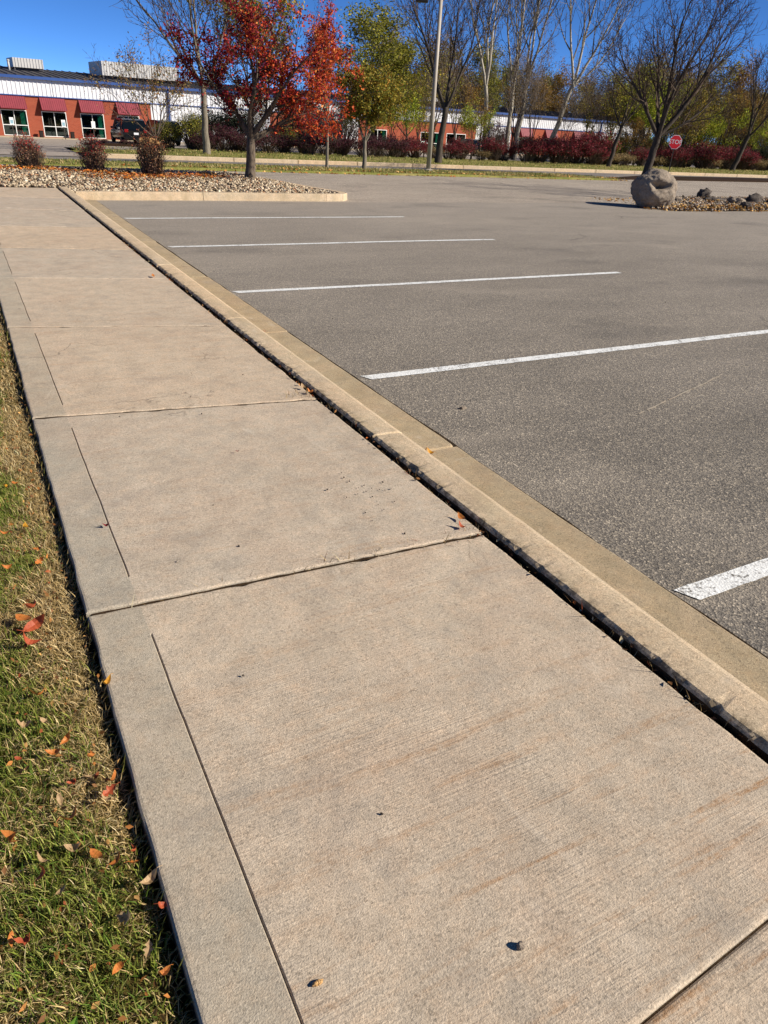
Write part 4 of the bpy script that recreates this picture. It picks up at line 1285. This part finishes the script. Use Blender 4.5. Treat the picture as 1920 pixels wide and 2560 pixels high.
# ------------------------------------------------------------------ long brick and metal building
BT = math.atan2(4.752, 42.72)
bld = empty('office_building', (1.128, 65.766, -.9), BT)
tag(bld, 'long low brick and white metal building across the road', 'building')
ZB, ZF = 2.78, 3.90
sections = [(-30.0, 11.67), (22.5, 27.0), (32.0, 47.1), (52.3, 66.0)]
wins = {0: [(-28.2 + 2.85 * k + .03, -26.4 + 2.85 * k + .03) for k in range(14)], 1: [], 2: [(33.2, 35.4), (39.65, 42.3), (43.08, 45.73)], 3: [(53.6, 55.4), (57.6, 59.4), (62.4, 64.2)]}
WS, WT = .08, 1.80
def ribbed(x0, x1, z0, z1, y, pitch=.30, dep=.035):
    mb = MB(); xs = []; x = x0
    while x < x1 - 1e-6:
        xs += [(x, y), (min(x + pitch * .62, x1), y), (min(x + pitch * .70, x1), y - dep), (min(x + pitch * .92, x1), y - dep)]
        x += pitch
    xs.append((x1, y))
    for px, py in xs: mb.v += [(px, py, z0), (px, py, z1)]
    for i in range(len(xs) - 1): mb.f.append([2 * i, 2 * i + 2, 2 * i + 3, 2 * i + 1]); mb.mi.append(0)
    return mb
bx0, bx1 = -30.0, 77.0
x = bx0
while x < bx1 - .1:                                    # upper band, in sheets
    e = min(x + 4.28, bx1)
    ribbed(x + .01, e - .01, ZB + .03, ZF, -.05).build('wall_panel', 'metal_white', bld); x += 4.28
prev = bx0
for a, b in sections + [(bx1, bx1)]:
    if a - prev > .1:
        ribbed(prev + .01, a - .01, 0, ZB - .03, -.02).build('wall_panel', 'metal_white', bld)
    prev = b
def pane_win(a, b, blind):
    w = empty('window', ((a + b) / 2, .03, WS)); w.parent = bld
    hw = (b - a) / 2; hh = WT - WS; tz = .71
    mb = MB(); t = .05
    mb.box(-hw, -hw + t, -.04, .04, 0, hh); mb.box(hw - t, hw, -.04, .04, 0, hh)
    for z in (0, hh - t): mb.box(-hw + t, hw - t, -.04, .04, z, z + t)
    mb.box(-t / 2, t / 2, -.038, .038, t, hh - t)
    mb.box(-hw + t, -t / 2, -.036, .036, tz - t / 2, tz + t / 2); mb.box(t / 2, hw - t, -.036, .036, tz - t / 2, tz + t / 2)
    mb.build('frame', 'frame_white', w)
    for xa, xb in ((-hw + t, -t / 2), (t / 2, hw - t)):
        for za, zb in ((t, tz - t / 2), (tz + t / 2, hh - t)):
            m2 = MB(); m2.box(xa, xb, 0, .01, za, zb); m2.build('pane', 'window_glass', w)
    m3 = MB(); m3.box(-hw - .2, hw + .2, .9, .95, -.05, hh + .1); m3.box(-hw - .2, -hw - .15, .1, .9, -.05, hh + .1); m3.box(hw + .15, hw + .2, .1, .9, -.05, hh + .1); m3.box(-hw - .15, hw + .15, .1, .9, hh + .02, hh + .08); m3.box(-hw - .15, hw + .15, .1, .9, -.05, -.02)
    m3.build('interior', 'interior_dark', w)
    if blind:
        m4 = MB()
        n = 9
        for i in range(n):
            xx = hw - .07 - blind * i / n
            m4.add([(xx, .06 + .03 * (i % 2), .02), (xx - blind / n, .06 + .03 * ((i + 1) % 2), .02), (xx - blind / n, .06 + .03 * ((i + 1) % 2), hh - .04), (xx, .06 + .03 * (i % 2), hh - .04)], [(0, 1, 2, 3)])
        m4.build('blind', 'blind_teal', w)
def awning(a, b):
    mb = MB(); pj = .50
    n = int((b - a) / .15)
    for i in range(n + 1):
        x = a + (b - a) * i / n
        mb.v += [(x, -.03, 2.74), (x, -pj, 1.92), (x, -pj, 1.88)]
        if i:
            k = (i - 1) * 3
            mb.f += [[k, k + 1, k + 4, k + 3], [k + 1, k + 2, k + 5, k + 4]]; mb.mi += [0, 0]
    mb.add([(a, -.03, 2.74), (a, -.03, 1.88), (a, -pj, 1.88), (a, -pj, 1.92)], [(0, 1, 2, 3)])
    mb.add([(b, -.03, 2.74), (b, -.03, 1.88), (b, -pj, 1.88), (b, -pj, 1.92)], [(3, 2, 1, 0)])
    for i in range(n + 1):                              # standing seams
        x = a + (b - a) * i / n
        mb.add([(x - .012, -.055, 2.735), (x + .012, -.055, 2.735), (x + .012, -pj - .028, 1.915), (x - .012, -pj - .028, 1.915), (x - .012, -.032, 2.735), (x + .012, -.032, 2.735), (x + .012, -pj - .003, 1.915), (x - .012, -pj - .003, 1.915)],
               [(0, 3, 2, 1), (0, 4, 7, 3), (1, 2, 6, 5), (2, 3, 7, 6)])
    mb.build('awning', 'awning_red', bld)
for si, (a, b) in enumerate(sections):
    ws = [w for w in wins[si] if w[0] > a and w[1] < b]
    mb = MB(); x = a
    for wa, wb in ws:
        mb.box(x, wa, 0, .25, 0, ZB - .03); mb.box(wa, wb, 0, .25, WT, ZB - .03); mb.box(wa, wb, 0, .25, 0, WS); x = wb
    mb.box(x, b, 0, .25, 0, ZB - .03)
    mb.build('brick_wall', 'brick', bld)
    for i, (wa, wb) in enumerate(ws):
        vis = si == 0 and wa > -1
        pane_win(wa, wb, [.38, .5, 0, .42][(i + si * 2) % 4] if not vis else {11: 0}.get(i, .4))
        if si != 2: awning(wa, wb)
mb = MB(); mb.box(bx0, bx1, -.11, .0, ZB - .03, ZB + .03); mb.build('trim_band', 'metal_blue', bld)
mb = MB(); mb.box(bx0 - .2, bx1 + .2, -.30, .0, ZF, ZF + .13); mb.box(bx0 - .2, bx1 + .2, -.34, -.30, ZF - .02, ZF + .17); mb.build('gutter', 'metal_blue', bld)
# low-slope roof with standing seams
mb = MB(); rz0, rz1, rd = ZF + .18, ZF + .95, 9.0
mb.add([(bx0 - .2, -.33, rz0), (bx1 + .2, -.33, rz0), (bx1 + .2, rd, rz1), (bx0 - .2, rd, rz1), (bx1 + .2, 2 * rd, rz0), (bx0 - .2, 2 * rd, rz0)], [(0, 1, 2, 3), (3, 2, 4, 5)])
x = bx0
while x < bx1:
    mb.add([(x, -.33, rz0 + .004), (x + .03, -.33, rz0 + .004), (x + .03, rd, rz1 + .004), (x, rd, rz1 + .004), (x, -.33, rz0 + .05), (x + .03, -.33, rz0 + .05), (x + .03, rd, rz1 + .05), (x, rd, rz1 + .05)], [(4, 5, 6, 7), (0, 1, 5, 4), (1, 2, 6, 5), (3, 0, 4, 7)])
    x += .6
mb.build('roof', 'roof_grey', bld)
mb = MB(); mb.box(bx0, bx0 + .2, .26, 18, 0, ZF + .1); mb.box(bx1 - .2, bx1, .26, 18, 0, ZF + .1); mb.box(bx0, bx1, 17.7, 18, 0, ZF + .12); mb.build('rear_wall', 'metal_white', bld)
for x in (13.2, 30.0, 48.9, 67.0, -9.0):
    mb = MB(); mb.box(x - .06, x + .06, -.20, -.09, .1, ZF); mb.build('downspout', 'metal_blue', bld)
mb = MB(); mb.box(bx0, bx1, -1.9, -.02, -.1, .035); tag(mb.build('building_walk', 'walk_concrete', None, bld.location, (0, 0, BT)), kind='structure')

def local(x, y, z=0):
    c, s = math.cos(BT), math.sin(BT)
    return (1.128 + x * c - y * s, 65.766 + x * s + y * c, -.9 + z)
def rtu(x0, x1, y0, y1, z0, z1, label):
    r = empty('rooftop_unit', local((x0 + x1) / 2, y0, z0), BT); tag(r, label, 'rooftop unit')
    hw = (x1 - x0) / 2
    ribbed(-hw, hw, .25, z1 - z0, 0, .22, .03).build('front_screen', 'metal_light_grey', r)
    mb = MB(); mb.box(-hw - .03, -hw, -.02, y1 - y0, .25, z1 - z0); mb.box(hw, hw + .03, -.02, y1 - y0, .25, z1 - z0); mb.box(-hw, hw, y1 - y0 - .03, y1 - y0, .25, z1 - z0); mb.build('side_screen', 'metal_light_grey', r)
    mb = MB(); mb.box(-hw + .3, hw - .3, .3, y1 - y0 - .3, .05, z1 - z0 - .15); mb.build('air_handler', 'roof_grey', r)
    for sx in (-hw + .06, hw - .06):
        for sy in (.05, y1 - y0 - .1):
            mb = MB(); mb.box(sx - .04, sx + .04, sy - .02, sy + .06, -.12, .32); mb.build('leg', 'roof_grey', r)
rtu(2.75, 4.95, 5.2, 7.6, 4.50, 5.40, 'pale grey ribbed rooftop screen, the smaller one at left')
rtu(9.05, 15.4, 3.2, 7.0, 4.36, 5.62, 'long pale grey ribbed rooftop screen above the parked vehicle')
rtu(44.0, 45.6, 5.0, 6.5, 4.5, 5.1, 'small rooftop unit above the right half of the building')
vp = empty('vent_pipe', local(2.28, 4.6, 4.42)); tag(vp, 'slim vent pipe on the roof left of the smaller screen', 'vent pipe')
mb = MB(); mb.tube([(0, 0, -.1), (0, 0, .70)], .075, 10); mb.build('pipe', 'metal_light_grey', vp, smooth=True)
mb = MB(); mb.tube([(0, 0, .68), (0, 0, .76), (0, 0, .80)], [.11, .11, .03], 10); mb.build('rain_cap', 'metal_light_grey', vp)

# signs on posts, boxes by the windows
for x, blue, lb in [(.62, True, 'pale parking sign on a post before the leftmost window'), (4.2, True, 'pale blue parking sign on a post before the second window'), (6.38, False, 'white parking sign on a post before the third window')]:
    s = empty('parking_sign', local(x, -2.1, 0), BT); tag(s, lb, 'sign')
    mb = MB(); mb.box(-.025, .025, -.02, .02, -.05, 1.32); mb.build('post', 'post_dark', s)
    mb = MB(); mb.box(-.14, .14, -.034, -.022, .86, 1.32); p = mb.build('plate', 'sign_white', s)
    if blue:
        mb = MB(); mb.box(-.10, .10, -.038, -.0345, .92, 1.16); mb.build('emblem_patch', 'sign_blue', p)
for x, lb in [(2.86, 'small dark bin by the wall left of the second window'), (5.14, 'small dark bin by the wall right of the second window')]:
    b = empty('litter_bin', local(x, -.45, .035), BT); tag(b, lb, 'bin')
    mb = MB(); mb.prism([(-.13, -.13), (.13, -.13), (.13, .13), (-.13, .13)], 0, .40); bevel(mb.build('body', 'dark_box', b), .02)
    mb = MB(); mb.prism([(-.15, -.15), (.15, -.15), (.15, .15), (-.15, .15)], .401, .46); bevel(mb.build('lid', 'dark_box', b), .02)

# mulch bed with low plants and a tan rock in the far lot
mb = MB(); c = [(6.2, 52.6), (9.6, 52.8), (10.4, 53.6), (9.8, 54.6), (6.4, 54.6), (5.4, 53.6)]
mb.prism(c, -1.0, H(53.5) + .16); tag(mb.build('planting_bed', 'mulch_and_shade'), kind='structure')
for x, y, s, lb in [(6.6, 53.4, .24, 'low dark red plant at the left of the far planting bed'), (7.9, 53.2, .26, 'low dark red plant in the middle of the far planting bed')]:
    put_bush(hb[2], 'low_plant', (x, y, H(y) + .16), (s, s, s * .6), x, lb, cat='plant')
rock('tan_rock', (9.35, 53.1, H(53) + .12), (.72, .4, .26), 6.1, 'tan_rock', 'long tan landscape rock before the parked vehicle', sub=3, rough=.3)

# ------------------------------------------------------------------ cars
def car(name, loc, rz, paint, label, suv=True, length=4.6, width=1.86):
    """x is forward; built from a lofted side profile"""
    c = empty(name, loc, rz); tag(c, label, 'car')
    Hh = 1.68 if suv else 1.45
    L = length / 2; w = width / 2
    # body shell: stations along x with (half width, sill z, belt z)
    stn = [(-L, w * .86, .42, .88), (-L + .06, w * .94, .34, .98), (-L + .35, w, .27, 1.02), (-L + 1.0, w, .25, 1.02), (0, w, .24, .99), (L - 1.5, w, .25, .97), (L - .9, w * .99, .26, .93), (L - .3, w * .93, .29, .84), (L - .05, w * .82, .36, .74), (L, w * .70, .42, .66)]
    mb = MB()
    for x, hw, z0, z1 in stn:
        mb.v += [(x, -hw * .92, z0), (x, -hw, z0 + .16), (x, -hw, (z0 + z1) / 2 + .08), (x, -hw * .95, z1), (x, hw * .95, z1), (x, hw, (z0 + z1) / 2 + .08), (x, hw, z0 + .16), (x, hw * .92, z0)]
    for i in range(len(stn) - 1):
        for k in range(8):
            a = i * 8 + k; b = i * 8 + (k + 1) % 8
            mb.f.append([a, b, b + 8, a + 8]); mb.mi.append(0)
    mb.f.append([7, 6, 5, 4, 3, 2, 1, 0][::-1]); mb.mi.append(0)
    e = (len(stn) - 1) * 8; mb.f.append([e + k for k in range(8)][::-1]); mb.mi.append(0)
    body = mb.build('body', paint, c, smooth=True)
    bevel(body, .05, 2)
    # cabin
    if suv: cs = [(-L + .10, .99, .99), (-L + .38, Hh - .08, .80), (-L + .9, Hh, .82), (.15, Hh - .02, .84), (.5, Hh - .10, .84), (1.15, .98, .95)]
    else: cs = [(-L + .55, .98, .95), (-L + 1.15, Hh - .06, .78), (-.3, Hh, .80), (.25, Hh - .05, .80), (1.1, .97, .94)]
    mb = MB()
    for x, z, f in cs: mb.v += [(x, -w * f, z), (x, w * f, z)]
    n = len(cs)
    for i in range(n - 1): mb.f.append([2 * i, 2 * i + 2, 2 * i + 3, 2 * i + 1]); mb.mi.append(1 if i in (0, n - 2) else 0)
    # sides as fans between the roof line and the belt
    k = len(mb.v)
    for x, z, f in cs: mb.v += [(x, -w * .955, .97), (x, w * .955, .97)]
    for i in range(n - 1):
        a, b = 2 * i, 2 * i + 2
        mb.f += [[a, k + a, k + b, b], [a + 1, b + 1, k + b + 1, k + a + 1]]; mb.mi += [1, 1]
    mb.build('cabin', [paint, 'car_glass'], c)
    mb = MB()
    for s in (-1, 1):
        for x, z, f in cs[1:-1]:
            mb.tube([(x, s * w * (f + .005), z - .03), (x + (.05 if x > 0 else -.02), s * w * .958, .98)], .035, 5)
    mb.build('pillars', paint, c)
    for s in (-1, 1):
        for x in (-L + .85, L - .92):
            wh = empty('wheel', (x, s * (w - .11), .34)); wh.parent = c
            mb = MB()
            prof = [(-.11, .21), (-.11, .31), (-.08, .34), (.08, .34), (.11, .31), (.11, .21)]
            ns = 20
            for q in range(ns):
                a = 2 * math.pi * q / ns
                for y, r in prof: mb.v.append((r * math.cos(a), y, r * math.sin(a)))
            for q in range(ns):
                for j in range(5):
                    a = q * 6 + j; b = ((q + 1) % ns) * 6 + j
                    mb.f.append([a, b, b + 1, a + 1]); mb.mi.append(0)
            mb.build('tyre', 'tyre', wh, smooth=True)
            mb = MB(); mb.tube([(0, s * .02, 0), (0, s * .09, 0)], .215, 14)
            for q in range(5):
                a = 2 * math.pi * q / 5; mb.tube([(0, s * .10, 0), (.2 * math.cos(a), s * .10, .2 * math.sin(a))], .028, 4)
            mb.build('rim', 'rim', wh)
        mb = MB(); mb.box(-L - .03, -L + .16, s * w * .60 - .01 * s if s > 0 else -w * .88, s * w * .88 if s > 0 else -w * .60, .80, 1.0); bevel(mb.build('taillight', 'tail_red', c), .02)
        mb = MB(); mb.box(L - .2, L - .04, s * w * .48 if s > 0 else -w * .80, s * w * .80 if s > 0 else -w * .48, .58, .70); bevel(mb.build('headlight', 'plate', c), .02)
        mb = MB(); mb.box(.62, .76, s * (w + .02) if s > 0 else -w - .17, s * (w + .17) if s > 0 else -w - .02, .96, 1.10); bevel(mb.build('mirror', paint, c), .03)
    mb = MB(); mb.box(-L - .05, -L + .04, -w * .9, w * .9, .36, .56); bevel(mb.build('rear_bumper', paint, c), .03)
    mb = MB(); mb.box(-L - .058, -L - .051, -.17, .17, .66, .80); mb.build('licence_plate', 'plate', c)
    return c
def car_at(x, d, rot, *a, **k):
    p = local(x, -d, 0)
    return car('parked_car', (p[0], p[1], H(p[1]) + .014), BT + rot, *a, **k)
car_at(8.06, 5.2, math.pi / 2 - .06, 'black_paint', 'black sport utility vehicle parked nose to the brick wall', suv=True)
car_at(10.6, 5.0, math.pi / 2, 'dark_paint', 'dark car parked right of the black vehicle, mostly hidden', suv=True)
car_at(62.2, 6.0, math.pi / 2 + .9, 'car_white', 'white car partly hidden behind the red hedge', suv=False)
car_at(42.2, 5.0, math.pi / 2, 'dark_paint', 'dark car behind the hedge before the right brick windows', suv=False)

# ------------------------------------------------------------------ fallen leaves and small debris close by
def leaf_mesh(seed, L=.062, lobed=False):
    r = random.Random(seed)
    mb = MB(); n = 7; W = L * r.uniform(.42, .58); curl = r.uniform(.5, 1.9); fold = r.uniform(.15, .55); tw = r.uniform(-.5, .5)
    for i in range(n + 1):
        t = i / n
        hw = W * .5 * (math.sin(math.pi * min(1, t ** .8)) ** .8 if 0 < t < 1 else .02)
        if lobed: hw *= 1 + .45 * math.sin(t * 19)
        x = (t - .5) * L
        z = curl * L * .55 * (2 * t - 1) ** 2 * .6
        for s in (-1, 0, 1):
            jy = r.uniform(-.08, .08) * hw
            mb.v.append((x, s * hw * math.cos(fold) + jy, z + abs(s) * hw * math.sin(fold) + s * tw * hw * t))
    for i in range(n):
        a = i * 3
        mb.f += [[a, a + 3, a + 4, a + 1], [a + 1, a + 4, a + 5, a + 2]]; mb.mi += [0, 0]
    # stalk
    mb.tube([(-.5 * L, 0, mb.v[1][2]), (-.78 * L, .03 * L, mb.v[1][2] * .8)], .0009, 3, False)
    return mb.mesh('leaf%d' % seed)
LM = {}
def leaf(loc, mat, seed, label, size=1.0, rot=None, group='fallen leaves in the lawn', lobed=False, flip=False):
    key = (seed % 6, mat, lobed)
    if key not in LM:
        me = leaf_mesh(seed % 6 + (50 if lobed else 0), lobed=lobed); me.materials.append(M[mat]); LM[key] = me
    r = random.Random(seed * 7 + 1)
    o = bpy.data.objects.new('fallen_leaf', LM[key]); col.objects.link(o)
    o.location = loc
    o.rotation_euler = rot or (r.uniform(-.8, .8) + (math.pi if flip else 0), r.uniform(-.7, .7), r.uniform(0, 6.28))
    o.scale = (size,) * 3
    tag(o, label, 'leaf', group)
    return o
ZG = .112
special = [(-2.13, .63, 'leaf_red', 1.25, 'large glossy red orange leaf on the dry grass by the sidewalk'), (-2.16, .66, 'leaf_orange', 1.2, 'large orange leaf tucked behind the glossy red one'), (-2.165, .54, 'leaf_red', .95, 'curled dark red leaf just below the big red orange pair'),
           (-2.13, .72, 'leaf_red', .75, 'small red leaf just above the big red orange pair'), (-1.99, .27, 'leaf_amber', .65, 'amber leaf hanging over the sidewalk edge'), (-2.155, .30, 'leaf_orange', .75, 'orange leaf on the grass left of the amber edge leaf')]
for i, (x, y, m, s, lb) in enumerate(special): leaf((x, y, ZG + .012), m, i + 3, lb, s, group=None)
rg = random.Random(9)
CN = {'leaf_orange': 'orange', 'leaf_red': 'rusty red', 'leaf_amber': 'amber yellow', 'leaf_tan': 'pale tan', 'leaf_green': 'green'}
fixed = [(-2.075, -.03), (-2.11, -.03), (-2.13, -.14), (-2.01, -.36), (-2.04, -.49), (-2.0, -.42), (-2.27, -.36), (-2.24, -.38), (-2.10, -.5), (-2.08, 1.08), (-2.11, 1.27), (-2.2, .2), (-2.22, .1), (-2.06, .02), (-2.045, -.09), (-2.02, -.27), (-2.03, -.30), (-2.2, -.22), (-2.17, -.30), (-2.03, -.55)]
pts = fixed + [(rg.uniform(-2.32, -2.03), rg.uniform(-.7, 4.5)) for _ in range(50)] + [(rg.uniform(-3.6, -2.3), rg.uniform(-.9, 6)) for _ in range(70)]
def lawn_spot(x, y):
    if x < -2.34: return 'well away from the walk'
    return 'beside the nearest slab' if y < .6 else 'beside the second slab' if y < 2.4 else 'beside the third and farther slabs'
for i, (x, y) in enumerate(pts):
    m = rg.choices(['leaf_orange', 'leaf_red', 'leaf_amber', 'leaf_tan'], [5, 1.6, 1.4, 2.6])[0]
    leaf((x, y, lawn_z(x, y) + .026 + rg.uniform(0, .014)), m, i + 10, 'fallen %s leaf in the lawn %s' % (CN[m], lawn_spot(x, y)), rg.uniform(.38, .72), group='fallen %s leaves %s' % (CN[m], lawn_spot(x, y)), lobed=rg.random() < .3)
leaf((-2.2, -.60, .115), 'leaf_green', 4, 'long green weed leaf in the grass at the bottom', 1.4, (.2, -.3, .9), group=None)
# leaves on the paving
rg = random.Random(19)
paved = [(-1.843, 1.14, ZS + .012, 'leaf_crimson', .42, 'tiny crimson leaf lying on the smooth slab border'), (-1.18, 1.62, ZS + .01, 'leaf_crimson', .30, 'tiny crimson leaf alone on the middle of a slab'), (-.565, .66, ZS + .018, 'leaf_orange', .85, 'orange leaf caught where slab joint meets the curb'),
         (-.60, .60, ZS + .012, 'leaf_red', .7, 'red brown leaf lying at the slab joint by the curb'), (-.20, 1.47, .022, 'leaf_amber', .85, 'amber leaf on the gutter joint'), (-.22, 1.50, .022, 'leaf_amber', .6, 'smaller amber leaf beside another on the gutter joint'),
         (-.24, 3.92, .022, 'leaf_red', .9, 'reddish leaf lying in the gutter by the broken joint'), (-.22, 3.99, .022, 'leaf_orange', .7, 'orange leaf in the gutter by the broken joint'), (-.66, 5.75, ZS + .012, 'leaf_orange', 1.1, 'orange leaf on the distant slab joint near the curb'), (-.545, 2.25, ZS + .014, 'leaf_orange', .8, 'orange leaf at the second slab joint by the curb'),
         (-.55, 2.34, ZS + .014, 'leaf_tan', .7, 'brown leaf at the second slab joint by the curb')]
for i, (x, y, z, m, s, lb) in enumerate(paved): leaf((x, y, z), m, i + 200, lb, s, (rg.uniform(-.2, .2), rg.uniform(-.2, .2), rg.uniform(0, 6)), group=None)
# dead grass tufts and crumbs along the joints
rng = np.random.default_rng(55)
tx, ty, tl = [], [], []
for (yc, xc, n, sx, sy) in [(.56, -.60, 90, .06, .02), (.575, -.95, 70, .12, .006), (.585, -1.2, 40, .10, .005), (.60, -1.6, 30, .2, .004), (2.26, -.60, 110, .06, .03), (1.05, -.525, 100, .008, .22), (2.0, -.525, 90, .008, .25), (3.2, -.525, 70, .008, .5), (5.0, -.525, 60, .008, .8), (.1, -.525, 46, .008, .3), (-.35, -.525, 46, .008, .2), (7, -.52, 60, .008, 1.2)]:
    tx += list(rng.normal(xc, sx, n)); ty += list(rng.normal(yc, sy, n)); tl += [1] * n
P = np.stack([tx, ty, np.full(len(tx), .092)], 1)
C = pal(rng, len(P), [(3, '#8a7048'), (2, '#6a4e30'), (2, '#b09868'), (1, '#c8b890'), (1, '#7a3a20')], .25)
V, T, C = blades_np(rng, P, rng.uniform(.03, .085, len(P)), np.full(len(P), .0030), C, (.3, 1.5))
n = 620
q = np.stack([rng.normal(-.528, .012, n), rng.uniform(-.8, 8, n), np.full(n, .0)], 1)
q[:, 2] = .07 + rng.uniform(0, .065, n)
V2, T2, C2 = leaves_np(rng, q, .022, pal(rng, n, [(3, '#5a3c24'), (2, '#8a6038'), (2, '#a89878'), (1, '#b0602c')], .25), flat=.4)
V, T, C = merge([(V, T, C), (V2, T2, C2)])
tag(link('joint_weeds', npmesh('joint_weeds', V, T, C), 'leaf_litter'), 'dead weeds and leaf crumbs in the joint behind the curb', 'weeds', kind='stuff')
# pebbles and grit on paving and asphalt
n = 130
P = np.concatenate([np.stack([rng.normal(-.80, .06, 26), rng.normal(.95, .16, 26), np.full(26, ZS + .008)], 1), np.stack([rng.uniform(-1.75, -.6, 14), rng.uniform(-.7, 6, 14), np.full(14, ZS + .006)], 1), np.stack([rng.uniform(.1, 9, n) ** 1.0, rng.uniform(-.5, 13, n), np.full(n, .004)], 1)], 0)
V, T, C = rocks_np(rng, P, rng.uniform(.004, .010, len(P)), pal(rng, len(P), [(3, '#4a4038'), (2, '#2c2622'), (1, '#8a8074')], .2))
tag(link('grit', npmesh('grit', V, T, C), 'stones'), 'dark grit and crumbs scattered on paving and asphalt', 'grit', kind='stuff')
rock('pebble', (-1.405, -.815, ZS + .004), (.009, .008, .008), 4.4, 'granite', 'single pale pebble on the near slab', 'pebble', sub=2)
rock('pebble', (-1.782, -.70, ZS + .004), (.012, .005, .004), 5.4, 'tan_rock', 'tan chip on the near slab by the score line', 'pebble', sub=2)
rock('stone', (.37, 2.02, -.003), (.024, .015, .010), 7.4, 'granite', 'small pale stone alone on the asphalt stall', 'stone', sub=2)
